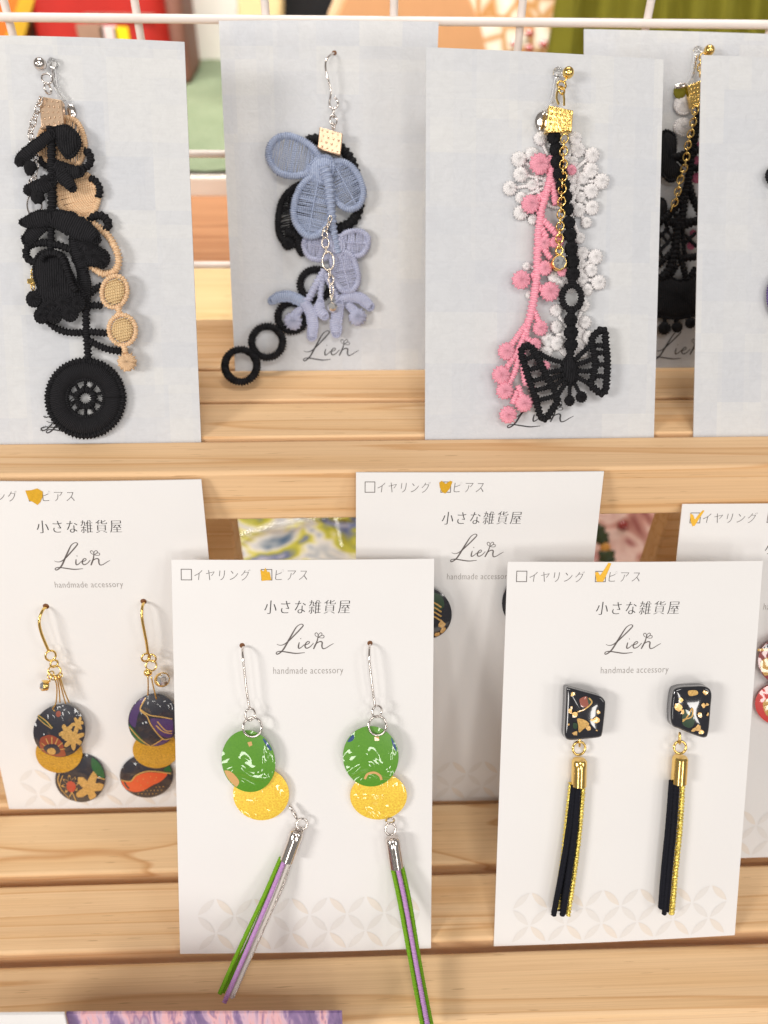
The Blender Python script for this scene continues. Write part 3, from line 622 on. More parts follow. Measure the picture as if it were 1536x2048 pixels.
        b = s.mb(); b.pad(pts, 0, 0, 3, None, False, 0, 0, .5, lambda u, v: hf(u, v)+lift); return b.build(name, mat, part, angle=180)
    def line(s, disc, pts, wz, mat, name, lift=.045):
        part, hf, (K, c, O) = disc; P = smooth([np.append(K(x, y, c[2])[:2], 0) for x, y in pts], .2); wd = K.r(wz)/2; T = np.gradient(P[:, :2], axis=0); T /= np.linalg.norm(T, axis=1)[:, None]+1e-9; N = np.column_stack([-T[:, 1], T[:, 0]])*wd
        b = s.mb(); V = []
        for p, n_ in zip(P[:, :2], N):
            for q in (p+n_, p-n_): V.append((q[0], q[1], hf(q[0], q[1])+lift))
        b.add(V, [(2*i, 2*i+1, 2*i+3, 2*i+2) for i in range(len(P)-1)]); return b.build(name, mat, part, angle=180)
    def cap(s, K, a, b_, wz, mat, h):
        r = K.r(wz)/2; b = s.mb(); b.revolve(K(*a, h), K(*b_, h), [(0, r*.35), (.01, r*.82), (.08, r*1.0), (.30, r), (1, r*1.02)], 24); b.build('tassel_cap', mat, s.root, angle=35)
def new_ear(name, card, at, label, cat='earring', group=None):
    fr = CARDS[card].fr; r = thing(name, label, cat, fr.w(at), group); return Lace(fr, r)
#--PART2--
# ------------------------------------------------------------------ black and beige wheel earring
A = Ctx('U1', 0, 0, 3.657); B = Ctx('U1', 0, 430, 3.657)
e = new_ear('lace_earring', 'U1', A(293, 470, 0), 'black lace earring with a wheel end and beige lace discs', group='lace earrings on grey cards')
b = e.mb(); b.ball(A(293, 470, 3.4), A.r(45), 1, 20, 14); b.build('stud', 'silver', e.root)
b = e.mb(); b.ball(A(385, 462, 1.6), A.r(36), 1.1, 14, 10); b.tube(A.P([(385, 462, 1.2), (395, 540, 1.4), (410, 640, 1.6), (470, 740, 1.8)]), .5, False, 8, plane=False, step=.5); b.build('clear_clip', 'clear', e.root)
b = e.mb(); b.pad(A.ell(520, 810, 34, 52, 1.4, -15, 20), 1.4, .4, 4, None, False, .3); b.build('clip_paddle', 'silver', e.root)
e.ring(A, 345, 575, 36, 3.2, .22, 'silver', (.3, .2, 1)); e.ring(A, 350, 650, 32, 3.2, .25, 'silver', (1, 0, .4))
e.crimp(A, [(283, 700), (452, 732), (465, 905), (302, 942)], 4.2, 1.7, 'rose', 5, 4, .27)
e.chain(A, [(300, 720, 4.6), (255, 860, 4.2), (225, 960, 3.6), (235, 1060, 3), (265, 1180, 2.6), (245, 1330, 2.4)], 3, 2.2, .17, 'silver')
e.ring(A, 252, 1500, 52, 1.6, .18, 'silver', (0, .1, 1), 85, 'oval_ring'); e.ring(A, 246, 1345, 30, 2, .2, 'silver', (.6, 0, 1), 40)
b = e.mb(); b.box(B(216, 510, 1.2)-np.array([0, 0, .2]), B(262, 465, 2.6)); b.build('metal_bead', 'gold', e.root, None, True, .15)
e.chain(B, [(238, 400, 2), (240, 540, 2)], 2, 1.6, .15, 'gold', 'bead_chain')
# beige strip
bs = e.petal(A, A_ := [(480, 860), (570, 900), (622, 1040), (600, 1150), (545, 1222), (470, 1180), (380, 1190), (300, 1130), (285, 1010), (350, 900)], 1.4, 't_beige', (1, .15), .55, .36, .15, 'beige_loop', False)
e.petal(A, [(470, 1300), (590, 1262), (680, 1320), (722, 1420), (690, 1540), (610, 1612), (520, 1580), (440, 1500), (420, 1390)], 1.5, 't_beige', (.25, 1), .62, .22, .17, 'beige_loop', False, 1.3)
e.pad('beige_pad', A, [(490, 1320), (600, 1300), (670, 1360), (690, 1450), (640, 1560), (540, 1530), (455, 1450), (450, 1370)], 1.0, .3, 't_fill', edge=False)
e.rope('beige_cord', B, [(560, 0, 1.6), (640, 40, 1.8), (760, 120, 2.2), (840, 230, 2.6), (868, 330, 2.6), (840, 408, 2.2), (765, 432, 2), (690, 395, 2), (640, 352, 2.4)], 24, 2, 't_beige', rib=.28, pitch=.75)
for (x, y, rx, ry, rot) in ((838, 560, 92, 116, 12), (895, 840, 98, 110, -8)):
    d = e.ellpad('beige_disc', B, x, y, rx*.8, ry*.8, 3.2, .5, 't_fill', rot, polar=False, edge=False)
    b = e.mb(); b.tube(B.ell(x, y, rx, ry, 3.3, rot, 30), .5, True, 9, .22, .72, flat=.9); b.build('stitched_rim', 't_beige', d, angle=180)
    b = e.mb()
    for k in range(9): t = -.75+k*1.5/8; c = math.sqrt(1-t*t)*.82; b.tube(B.P([(x-rx*c, y+ry*t+18), (x, y+ry*t), (x+rx*c, y+ry*t-18)], 3.75), .13, False, 5, step=.8)
    b.build('threads', 't_fill', d, angle=180)
e.rope('beige_cord', B, [(868, 665), (872, 730)], 22, 3.2, 't_beige'); e.rope('beige_cord', B, [(905, 940), (915, 1010)], 20, 3.2, 't_beige')
e.balls('beige_ball', B, [(930, 1075, 70)], 3.0, 't_beige', .7, ridge=.09)
# black strip
e.rope('stem', A, [(372, 930, 3.8), (378, 1100, 3.6), (380, 1300, 3.4), (382, 1500, 3.2), (375, 1680, 3.2), (372, 1840, 3)], [34, 30, 30, 32, 26, 22], 3, 't_black')
def bone(K, pts, r, h, tips=()): e.leafpad('leaf', K, pts, [q*.88 for q in r], h, 't_black', .6, None, tips)
bone(A, [(372, 985), (300, 1040), (215, 1110), (160, 1165)], [34, 40, 44, 46], 4.4, [(145, 1180, 40), (222, 1222, 46), (215, 1250, 34)])
e.pad('petal', A, [(410, 935), (490, 925), (560, 980), (585, 1050), (550, 1120), (500, 1152), (450, 1100), (415, 1020)], 4.0, 1.2, 't_black')
e.rope('loop', A, [(545, 1240), (600, 1238), (650, 1205), (664, 1160), (645, 1115), (620, 1105)], 26, 2.6, 't_black')
e.rope('loop', A, [(290, 1150), (305, 1190), (345, 1222)], 20, 2.4, 't_black')
bone(A, [(395, 1220), (450, 1245), (520, 1260), (585, 1255)], [52, 58, 52, 36], 3.6)
bone(A, [(440, 1260), (490, 1320), (530, 1375)], [52, 48, 30], 3.9)
bone(A, [(370, 1330), (300, 1365), (215, 1390)], [46, 52, 40], 3.9, [(205, 1392, 32), (275, 1440, 50), (330, 1320, 40)])
e.rope('loop', A, [(660, 1300), (705, 1330), (730, 1390), (718, 1445)], 24, 2.0, 't_black')
e.rope('loop', B, B_ := [(650, 60), (680, 15), (740, 5), (785, 40), (790, 85), (760, 110)], 28, 2.0, 't_black')
bone(B, [(380, 20), (290, 30), (215, 50), (165, 55)], [60, 62, 46, 22], 4.0); bone(B, [(330, 60), (260, 120), (205, 180)], [44, 52, 46], 3.6)
bone(B, [(390, 20), (480, 50), (580, 100), (660, 140), (700, 175)], [62, 82, 86, 62, 40], 4.2)
e.rope('loop', B, [(255, 350), (205, 320), (192, 265), (225, 220), (300, 203), (400, 215), (470, 235), (530, 260)], 26, 3.0, 't_black')
bone(B, [(560, 110), (555, 200), (575, 300), (600, 390)], [40, 48, 52, 40], 3.2)
for (x, y, rx, ry, h) in ((640, 215, 70, 60, 3.6), (690, 300, 74, 70, 3.4), (610, 320, 60, 60, 3.0), (745, 320, 50, 64, 3.0), (660, 150, 58, 46, 3.4)):
    e.ellpad('lobe', B, x, y, rx, ry, h, .9, 't_black')
e.pad('body', B, [(375, 262), (300, 275), (255, 340), (255, 450), (280, 540), (230, 600), (260, 660), (360, 680), (470, 700), (580, 690), (620, 600), (560, 500), (510, 400), (470, 300)], 3.6, 1.0, 't_black', wob=.2)
e.rope('body_edge', B, [(300, 330), (330, 290), (400, 280), (450, 310), (490, 400), (520, 500), (560, 560)], 22, 5.0, 't_black')
bone(B, [(600, 395), (615, 480), (620, 560), (625, 640)], [40, 46, 40, 30], 3.0)
for (x, y, r) in ((248, 615, 50), (305, 735, 50), (335, 690, 44), (400, 735, 50), (372, 660, 46), (512, 715, 56), (470, 640, 56), (570, 650, 50)): e.ellpad('lobe', B, x, y, r, r*1.08, 4.2, .7, 't_black')
e.rope('stem', B, [(622, 560, 3), (628, 700, 3), (632, 850, 2.6), (640, 960, 2.2), (645, 1050, 2)], 26, 3, 't_black', rib=.24)
for ln in ([(640, 592), (690, 545), (745, 515)], [(645, 668), (690, 660), (748, 664)], [(350, 775), (400, 820), (470, 852), (560, 862), (660, 855), (790, 866)], [(655, 915), (720, 955), (800, 985), (890, 998)]):
    e.rope('branch', B, ln, 24, 2.4, 't_black', rib=.24)
wheel = e.rope('wheel_rim', B, [(625+275*math.cos(a), 1340+275*math.sin(a)) for a in np.linspace(0, 2*PI, 40, endpoint=False)], 22, 1.7, 't_black', True, rib=.3, pitch=.8)
b = e.mb(); n = 120; prof = [(128, 0), (150, .7), (190, 1.15), (230, 1.1), (262, .6), (272, 0)]
for r_, h_ in prof:
    for k in range(n): a = 2*PI*k/n; b.v.append(tuple(B(625+(r_+(3 if k % 2 else -3))*math.cos(a), 1340+(r_+(3 if k % 2 else -3))*math.sin(a), 1.5+h_+(.12 if k % 2 else 0)+random.uniform(-.03, .03)))); b.uv.append((a*9, r_*.03))
m_ = len(prof); b.f += [(i*n+k, i*n+(k+1) % n, ((i+1) % m_)*n+(k+1) % n, ((i+1) % m_)*n+k) for i in range(m_) for k in range(n)]; b.build('wheel_band', 't_black', wheel, angle=180)
e.rope('wheel_inner', B, [(625+138*math.cos(a), 1340+138*math.sin(a)) for a in np.linspace(0, 2*PI, 26, endpoint=False)], 15, 1.8, 't_black', True, wheel)
e.rope('hub', B, [(625+62*math.cos(a), 1340+62*math.sin(a)) for a in np.linspace(0, 2*PI, 18, endpoint=False)], 24, 1.7, 't_black', True, wheel, .25)
for k in range(10): a = 2*PI*k/10+.25; e.rope('spoke', B, [(625+72*math.cos(a), 1340+72*math.sin(a)), (625+135*math.cos(a+.08), 1340+135*math.sin(a+.08))], 12, 1.7, 't_black', parent=wheel)
b = e.mb(); b.tube(B.P([(360, 1475), (330, 1480), (318, 1472)], .6), .09, False, 5); b.tube(B.P([(385, 1520), (350, 1560), (310, 1578), (300, 1560), (330, 1550), (375, 1552), (420, 1556)], .6), .1, False, 5); b.build('loose_thread', 't_black', e.root)
# ------------------------------------------------------------------ blue petal earring
A = Ctx('U2', 420, 60, 3.491); B = Ctx('U2', 420, 430, 3.491); CARDS['U2'].hole(A, 868, 160)
e = new_ear('lace_earring', 'U2', A(868, 160, 0), 'blue petal lace earring with black cord rings on a hook', group='lace earrings on grey cards')
e.wire(A, [(872, 160, .2), (845, 172, 2.2), (815, 205, 3.6), (806, 250, 4), (815, 310, 4), (832, 370, 3.6), (845, 430, 3), (838, 480, 3), (834, 515, 3), (848, 545, 3), (872, 548, 3), (893, 525, 3), (888, 490, 3), (868, 470, 3.2)], .27, 'silver')
e.ring(A, 862, 580, 14, 3, .2, 'silver', (1, 0, .3), 30); e.ring(A, 862, 630, 24, 3, .24, 'silver', (.3, 0, 1), 32); e.ring(A, 862, 672, 20, 3.4, .22, 'silver', (1, 0, .5))
e.crimp(A, [(765, 676), (926, 722), (910, 876), (752, 822)], 4.6, 1.8, 'rose', 4, 4, .28)
e.rope('black_ring', A, [(672, 775), (760, 762), (880, 800), (965, 880), (1010, 980), (1030, 1100), (1040, 1230), (1005, 1320), (940, 1370), (870, 1385)], 34, 1.2, 't_black')
e.petal(A, [(640, 1080), (560, 1120), (505, 1190), (478, 1290), (478, 1400), (510, 1470), (590, 1500), (660, 1440), (690, 1300), (690, 1150)], 1.2, 't_black', (.2, 1), .8, .5, .2, 'black_leaf', False)
e.pad('black_pad', A, [(600, 1140), (545, 1180), (560, 1300), (560, 1430), (640, 1470), (680, 1300)], .9, .5, 't_black', edge=False)
e.balls('black_ball', B, [(545, 197, 44), (632, 235, 34), (640, 265, 24)], 1.4, 't_black'); e.rope('black_cord', B, [(530, 120, 1.4), (600, 135, 1.4), (690, 150, 1.4)], 30, 1.4, 't_black')
e.rope('black_cord', B, [(610, 150), (625, 200), (640, 260)], 28, 1.4, 't_black')
PA = [(408, 870), (425, 800), (475, 752), (550, 738), (630, 765), (690, 800), (740, 850), (770, 905), (720, 960), (660, 1005), (570, 1018), (490, 998), (430, 940)]
e.petal(A, PA, 3.6, 't_blue', (1, .2), .85, .38, .13, 'petal', False)
e.petal(A, [(815, 950), (880, 915), (960, 935), (1020, 990), (1058, 1070), (1072, 1150), (1040, 1225), (975, 1252), (905, 1215), (860, 1140), (830, 1050)], 3.4, 't_blue', (.55, 1), .8, .36, .13)
e.petal(A, [(745, 1020), (680, 1045), (625, 1110), (590, 1210), (588, 1310), (630, 1395), (690, 1440), (770, 1420), (828, 1340), (850, 1230), (845, 1120), (810, 1040)], 3.6, 't_blue', (-.2, 1), .85, .34, .13)
e.pad('petal_base', A, [(700, 940), (780, 880), (850, 900), (860, 990), (810, 1060), (740, 1050), (690, 1010)], 3.8, .7, 't_blue')
e.rope('stem', A, [(800, 960, 4.2), (830, 1080, 4.2), (845, 1240, 3.8), (862, 1400, 3.2), (880, 1480, 2.8), (895, 1560, 2.6)], [40, 36, 30, 26, 24, 26], 3.6, 't_blue')
e.petal(B, [(655, 205), (690, 145), (770, 122), (850, 150), (880, 210), (845, 275), (770, 312), (690, 288)], 2.4, 't_lilac', (1, .15), .7, .30, .15)
e.petal(B, [(895, 180), (950, 125), (1040, 112), (1100, 150), (1098, 225), (1050, 280), (970, 285), (910, 245)], 2.2, 't_lilac', (1, .05), .7, .28, .15)
e.petal(B, [(850, 265), (920, 250), (990, 290), (1025, 370), (1035, 460), (1000, 522), (930, 530), (880, 470), (855, 370)], 2.4, 't_lilac', (.25, 1), .72, .28, .15)
e.pad('petal_base', B, [(840, 150), (910, 150), (940, 220), (910, 290), (850, 270), (830, 210)], 2.6, .7, 't_lilac')
e.chain(B, [(842, 10, 5.2), (825, 70, 5), (795, 110, 4.6)], 4, 1.7, .16, 'champagne'); e.ring(B, 802, 135, 18, 4.6, .16, 'champagne', (.2, 0, 1), 26); e.ring(B, 806, 195, 24, 4.2, .18, 'champagne', (0, 0, 1), 36); e.ring(B, 812, 245, 10, 4, .18, 'champagne', (1, 0, .2), 24)
e.ring(B, 825, 322, 40, 4.0, .22, 'champagne', (.1, 0, 1), 62, 'oval_ring'); e.ring(B, 835, 405, 12, 3.8, .17, 'champagne', (1, 0, .5), 30); e.ring(B, 845, 450, 18, 3.6, .17, 'champagne', (.3, 0, 1), 32)
e.wire(B, [(850, 470, 3.6), (862, 530, 3.4), (845, 600, 3.4)], .16, 'champagne', 'bead_pin'); e.wire(B, [(838, 480, 3.8), (840, 540, 3.5), (850, 600, 3.4)], .14, 'champagne', 'bead_pin')
b = e.mb(); b.ball(B(858, 645, 3.4), B.r(40), 1, 10, 7); b.build('glass_bead', 'crystal', e.root, None, False)
for ln, r in (([(800, 385), (740, 490), (670, 620)], 26), ([(790, 430), (775, 520), (768, 620)], 20), ([(800, 400), (850, 500), (900, 600)], 22)): e.rope('stem', B, ln, r, 2.2, 't_lilac')
def leaf(K, pts, r, h, mat, name='leaf'): e.leafpad(name, K, pts, [q*.9 for q in r], h, mat, .55)
leaf(B, [(432, 600), (480, 575), (560, 570), (640, 605), (690, 640)], [26, 34, 36, 34, 24], 2.4, 't_blue'); leaf(B, [(655, 610), (700, 680), (718, 760), (712, 850)], [26, 36, 38, 32], 2.6, 't_lilac')
leaf(B, [(770, 610), (765, 660), (800, 705)], [26, 38, 30], 2.6, 't_lilac'); leaf(B, [(905, 590), (980, 572), (1060, 588), (1118, 640)], [24, 34, 38, 30], 2.2, 't_lilac'); leaf(B, [(905, 620), (890, 700), (880, 760), (882, 825)], [30, 40, 42, 34], 2.6, 't_lilac')
leaf(B, [(640, 650), (600, 690)], [20, 26], 2.2, 't_lilac'); leaf(B, [(960, 620), (1010, 670)], [24, 30], 2.0, 't_lilac')
e.balls('lace_ball', B, [(580, 742, 66), (1030, 712, 64)], 2.2, 't_lilac', .6, ridge=.08)
for (x, y, r, h, g) in ((735, 485, 104, 1.0, 0), (572, 712, 98, 1.2, 0), (400, 886, 108, 2.8, 1.0), (216, 1052, 112, 6.2, 2.2)):
    e.rope('black_ring', B, [(x+r*math.cos(a), y+r*math.sin(a), h+g*math.sin(a)) for a in np.linspace(0, 2*PI, 24, endpoint=False)], 25, h, 't_black', True, rib=.22, pitch=.62)
# ------------------------------------------------------------------ pink ball and butterfly earring
A = Ctx('U3', 960, 100, 4.518); B = Ctx('U3', 940, 480, 4.267)
e = new_ear('lace_earring', 'U3', A(790, 205, 0), 'pink ball lace earring with black bead string and lace butterfly', group='lace earrings on grey cards')
b = e.mb(); b.ball(A(797, 205, 3.4), A.r(50), 1, 20, 14); b.build('stud', 'gold', e.root)
b = e.mb(); b.ball(A(705, 200, 1.7), A.r(44), .9, 14, 10); b.tube(A.P([(700, 210, 1.4), (680, 330, 1.6), (650, 470, 1.8), (570, 560, 1.8)]), .5, False, 8, plane=False, step=.5); b.build('clear_clip', 'clear', e.root)
b = e.mb(); b.pad(A.ell(550, 640, 52, 84, 1.6, 10, 24), 1.6, .3, 4, None, False, .3); b.build('clip_paddle', 'silver', e.root)
e.ring(A, 738, 318, 38, 3.2, .24, 'gold', (.1, .3, 1)); e.ring(A, 738, 365, 34, 3.4, .22, 'gold', (.6, .2, 1)); e.wire(A, [(790, 250, 3.4), (760, 290, 3.3)], .22, 'gold', 'stud_loop')
b = e.mb(); b.tube(A.P([(700, 370, 3.8), (692, 430, 4), (710, 490, 4.2)]), .26, False, 8, plane=False); b.tube(A.P([(752, 380, 3.8), (760, 440, 4), (760, 500, 4.2)]), .26, False, 8, plane=False); b.build('loop', 'gold', e.root)
e.crimp(A, [(622, 500), (845, 545), (828, 738), (592, 738)], 4.8, 2.0, 'gold', 5, 5, .34)
e.chain(A, [(765, 770, 5.2), (755, 900, 5), (752, 1100, 4.6), (740, 1300, 4.4), (730, 1500, 4.2), (718, 1700, 4), (715, 1840, 4)], 4, 2.0, .19, 'gold', wr=.72); e.ring(B, 762, 92, 28, 4, .22, 'gold', (.1, 0, 1))
e.rhine(B, 760, 196, 64, 4.0)
e.balls('black_bead', A, [(668, 790, 60), (688, 900, 60), (702, 1010, 62), (725, 1118, 62), (752, 1222, 62), (772, 1325, 58), (790, 1440, 58), (802, 1560, 60), (812, 1672, 60), (826, 1785, 60)], 3.4, 't_black', .8)
e.balls('black_bead', B, [(862, 82, 58), (872, 182, 60), (878, 288, 60), (860, 682, 60), (862, 790, 60), (862, 892, 58)], 3.0, 't_black', .8)
e.rope('neck', B, [(875, 340), (870, 395)], 36, 2.8, 't_black'); e.rope('neck', B, [(865, 590), (860, 640)], 32, 2.8, 't_black'); e.rope('neck', B, [(858, 940), (852, 1010)], 34, 2.8, 't_black')
e.rope('black_ring', B, [(868+82*math.cos(a), 490+104*math.sin(a)) for a in np.linspace(0, 2*PI, 20, endpoint=False)], 27, 2.8, 't_black', True)
body = e.pad('butterfly_body', B, [(850, 990), (900, 1040), (912, 1110), (905, 1190), (860, 1235), (815, 1200), (790, 1120), (800, 1040)], 2.8, 1.3, 't_black')
LW = [(445, 930), (490, 905), (535, 925), (585, 1010), (620, 1090), (660, 1180), (715, 1270), (745, 1370), (700, 1450), (650, 1520), (605, 1508), (575, 1410), (545, 1310), (510, 1210), (470, 1080), (445, 1000)]
RW = [(1090, 785), (1120, 768), (1150, 785), (1158, 880), (1168, 980), (1172, 1090), (1165, 1200), (1155, 1285), (1115, 1308), (1065, 1270), (1030, 1235), (1055, 1150), (1068, 1060), (1060, 970), (1040, 890), (1050, 830)]
for W in (LW, RW): e.rope('wing', B, W, 30, 3.0, 't_black', True, body, .25)
for ln in ([(470, 1020), (560, 985)], [(495, 1110), (610, 1080)], [(525, 1205), (660, 1170)], [(555, 1285), (690, 1250)], [(575, 1370), (735, 1330)], [(1050, 900), (1155, 900)], [(1060, 975), (1160, 955)], [(1062, 1070), (1165, 1060)], [(1055, 1160), (1165, 1165)], [(585, 960), (680, 1015), (800, 1050)], [(620, 1140), (720, 1120), (800, 1105)], [(660, 1200), (740, 1170), (805, 1145)], [(700, 1270), (760, 1215), (815, 1180)], [(720, 1370), (770, 1290), (825, 1210)], [(890, 1030), (960, 960), (1045, 890)], [(900, 1065), (980, 1040), (1060, 1010)], [(905, 1115), (980, 1120), (1050, 1115)], [(900, 1165), (970, 1200), (1040, 1240)], [(520, 940), (580, 1020), (640, 1120)], [(1075, 1040), (1100, 1060)]):
    e.rope('wing_rib', B, ln, 21, 3.0, 't_black', parent=body, rib=.25)
for ln, bl in (([(850, 1215), (850, 1330)], (850, 1372, 46)), ([(885, 1210), (935, 1310)], (950, 1340, 50))): e.rope('antenna', B, ln, 17, 3.0, 't_black', parent=body); e.balls('antenna_tip', B, [bl], 3.0, 't_black', .7, body)
b = e.mb(); b.tube(B.P([(740, 1380), (765, 1370), (785, 1390), (770, 1420), (745, 1415), (760, 1395), (785, 1410)], 1), .09, False, 5); b.build('loose_thread', 't_black', e.root)
# pink branch
e.rope('pink_stem', A, [(645, 1000, 2.4), (640, 1130, 2.4), (600, 1290, 2.4), (555, 1440, 2.4), (545, 1530, 2.4), (525, 1680, 2.4), (530, 1810, 2.4)], 34, 2.4, 't_pink', rib=.22)
e.rope('pink_stem', B, [(575, 60), (575, 200), (565, 350), (535, 560), (500, 700)], 34, 2.4, 't_pink', rib=.22)
for ln in ([(640, 1150), (665, 1260), (690, 1400)], [(600, 1290), (540, 1330), (490, 1370)], [(640, 1000), (600, 1010)], [(560, 1530), (640, 1610), (740, 1720)], [(545, 1600), (600, 1700)], [(645, 960), (640, 1000)]): e.rope('pink_twig', A, ln, 30, 2.4, 't_pink', rib=.22)
for ln in ([(570, 290), (520, 310)], [(570, 400), (650, 430)], [(545, 600), (590, 700)], [(510, 680), (420, 800), (350, 900)], [(500, 700), (480, 820), (520, 870)], [(480, 740), (420, 920), (300, 1110)], [(430, 930), (390, 1100), (320, 1250)], [(450, 950), (460, 1150), (480, 1240)], [(400, 1290), (360, 1400)], [(480, 1180), (540, 1290)], [(620, 60), (690, 160)], [(410, 1240), (440, 1340)]): e.rope('pink_twig', B, ln, 25, 2.3, 't_pink', rib=.24)
e.balls('pink_ball', A, [(540, 1030, 86), (458, 1392, 82), (825, 1085, 48), (575, 1745, 62), (705, 1730, 52), (690, 1360, 42)], 2.6, 't_pink', .62, ridge=.08)
e.balls('pink_ball', B, [(437, 340, 78), (680, 440, 82), (640, 240, 62), (785, 272, 40), (600, 752, 68), (555, 890, 50), (312, 950, 72), (265, 1152, 76), (296, 1286, 78), (460, 1392, 80), (325, 1492, 78), (640, 1070, 44), (720, 20, 44)], 2.6, 't_pink', .62, ridge=.08)
# white flower lace lying underneath
ws = e.ellpad('white_core', A, 720, 1200, 150, 170, .7, .5, 't_white')
e.rope('white_ring', A, [(700+190*math.cos(a), 1190+230*math.sin(a)) for a in np.linspace(0, 2*PI, 26, endpoint=False)], 18, .9, 't_white', True, ws)
WB = [(545, 800, 56), (470, 940, 58), (352, 988, 66), (366, 1125, 66), (270, 1250, 66), (370, 1335, 54), (368, 1470, 66), (862, 800, 58), (885, 905, 64), (1012, 952, 66), (1000, 1088, 68), (1098, 1186, 66), (1004, 1275, 64), (1012, 1425, 62), (892, 1445, 58), (480, 1530, 50), (930, 1160, 50), (910, 1330, 48), (470, 1220, 50), (500, 1400, 46), (840, 1010, 46), (960, 1560, 46), (900, 1700, 50)]
e.balls('white_ball', A, WB, 1.1, 't_white', .7, ws, .08)
for (x, y, r) in WB: q = .42; e.rope('white_link', A, [(x, y), (720+(x-720)*q, 1190+(y-1190)*q)], 15, .8, 't_white', parent=ws)
ws = e.ellpad('white_core', B, 860, 300, 110, 150, .7, .4, 't_white')
WB = [(960, 112, 56), (1070, 145, 60), (1032, 258, 60), (1098, 362, 60), (1000, 425, 48), (482, 225, 36), (505, 470, 32), (720, 320, 56), (760, 380, 50), (945, 200, 44), (960, 330, 46), (760, 470, 46)]
e.balls('white_ball', B, WB, 1.1, 't_white', .7, ws, .08)
for (x, y, r) in WB: e.rope('white_link', B, [(x, y), (860+(x-860)*.45, 300+(y-300)*.45)], 15, .8, 't_white', parent=ws)
ws = e.ellpad('white_core', B, 860, 830, 130, 180, .7, .4, 't_white')
WB = [(735, 600, 56), (970, 560, 48), (980, 702, 54), (738, 742, 56), (660, 852, 60), (650, 955, 54), (1010, 830, 60), (960, 960, 50), (740, 880, 60)]
e.balls('white_ball', B, WB, 1.1, 't_white', .7, ws, .08)
for (x, y, r) in WB: e.rope('white_link', B, [(x, y), (860+(x-860)*.45, 830+(y-830)*.45)], 15, .8, 't_white', parent=ws)
# ------------------------------------------------------------------ earring on the hidden card
A = Ctx('U4', 1260, 40, 4.877); B = Ctx('U4', 1260, 400, 4.268)
e = new_ear('lace_earring', 'U4', A(770, 295, 0), 'black lace earring with gold chain seen in the gap between cards', group='lace earrings on grey cards')
b = e.mb(); b.ball(A(772, 296, 3.2), A.r(50), 1, 18, 12); b.build('stud', 'gold', e.root)
b = e.mb(); b.ball(A(660, 300, 1.8), A.r(42), .9, 14, 10); b.tube(A.P([(640, 350, 1.6), (600, 560, 1.6), (540, 640, 1.6)]), .5, False, 8, plane=False); b.build('clear_clip', 'clear', e.root)
e.chain(A, [(712, 330, 3), (690, 410, 3), (682, 540, 3)], 3, 2.0, .2, 'gold'); e.crimp(A, [(560, 640), (720, 575), (720, 830), (600, 850)], 3.8, 1.6, 'gold', 6, 4, .26)
b = e.mb(); b.pad(A.ell(490, 695, 62, 76, 1.4, 10, 24), 1.4, .3, 4, None, False, .3); b.build('clip_paddle', 'olive', e.root)  # mirror paddle; the olive reflection is painted as its colour
b = e.mb(); b.pad(A.ell(495, 640, 60, 28, 1.8, -10, 24), 1.8, .3, 4, None, False, .3); b.build('clip_hinge', 'silver', e.root)
e.chain(A, [(640, 850, 4), (605, 1050, 4), (560, 1240, 4), (540, 1400, 4), (490, 1560, 4), (450, 1740, 4), (400, 1860, 3.6)], 4, 2.1, .18, 'gold', 'gold_chain', .62)
e.ellpad('white_pad', A, 520, 830, 86, 90, 1.0, .7, 't_white'); e.ellpad('white_pad', A, 520, 1045, 90, 84, 1.0, .7, 't_white')
e.pad('black_leaf', A, [(330, 1090), (400, 1100), (440, 1170), (440, 1400), (500, 1450), (470, 1540), (390, 1570), (320, 1510), (290, 1400), (290, 1200)], 2.4, 1.0, 't_black')
for ln in ([(690, 850), (660, 1000), (600, 1250), (480, 1330), (400, 1340)], [(700, 1260), (600, 1300), (500, 1400)], [(600, 1450), (700, 1440)], [(600, 1300), (580, 1500), (530, 1700), (400, 1880), (300, 1960)], [(570, 1600), (620, 1750), (700, 1920)], [(540, 1700), (520, 1850), (500, 2030)], [(530, 1980), (640, 1960), (740, 1960)]): e.rope('black_cord', A, ln, 36, 2.6, 't_black')
e.balls('pink_ball', A, [(640, 1385, 56), (650, 1540, 48), (670, 1220, 28)], 1.8, 't_rose'); e.balls('pink_ball', B, [(540, 285, 30), (520, 390, 36)], 1.4, 't_rose'); e.pad('black_leaf', A, [(250, 1760), (330, 1760), (350, 1860), (300, 1990), (250, 1990)], 2.4, .9, 't_black')
for ln, r in (([(410, 120), (400, 300), (380, 450), (330, 600), (250, 680)], 36), ([(300, 200), (360, 190), (430, 230), (500, 200), (600, 170)], 34), ([(240, 560), (330, 470), (400, 400)], 26), ([(400, 430), (450, 560), (480, 680)], 26), ([(440, 500), (520, 490), (600, 480)], 30), ([(400, 560), (350, 640)], 24), ([(560, 580), (500, 680)], 24), ([(240, 330), (330, 240)], 14), ([(240, 450), (350, 330)], 14), ([(260, 280), (330, 380)], 12), ([(300, 240), (360, 320)], 12), ([(470, 300), (570, 400)], 14), ([(460, 380), (560, 280)], 14), ([(450, 260), (470, 460), (560, 480)], 18), ([(240, 240), (250, 420), (280, 500)], 16)):
    e.rope('black_cord', B, ln, r, 2.4, 't_black')
e.pad('black_skirt', B, [(150, 700), (300, 650), (420, 690), (560, 640), (660, 680), (680, 960), (560, 980), (400, 1010), (240, 990), (150, 980)], 2.4, 1.0, 't_black')
e.balls('black_ball', B, [(295, 1095, 52), (402, 1085, 48), (515, 1050, 46), (630, 1040, 46)], 2.4, 't_black')
for x, y in ((295, 1030), (395, 1030), (510, 1000), (625, 1000)): e.rope('black_cord', B, [(x, y-40), (x, y+40)], 16, 2.4, 't_black')
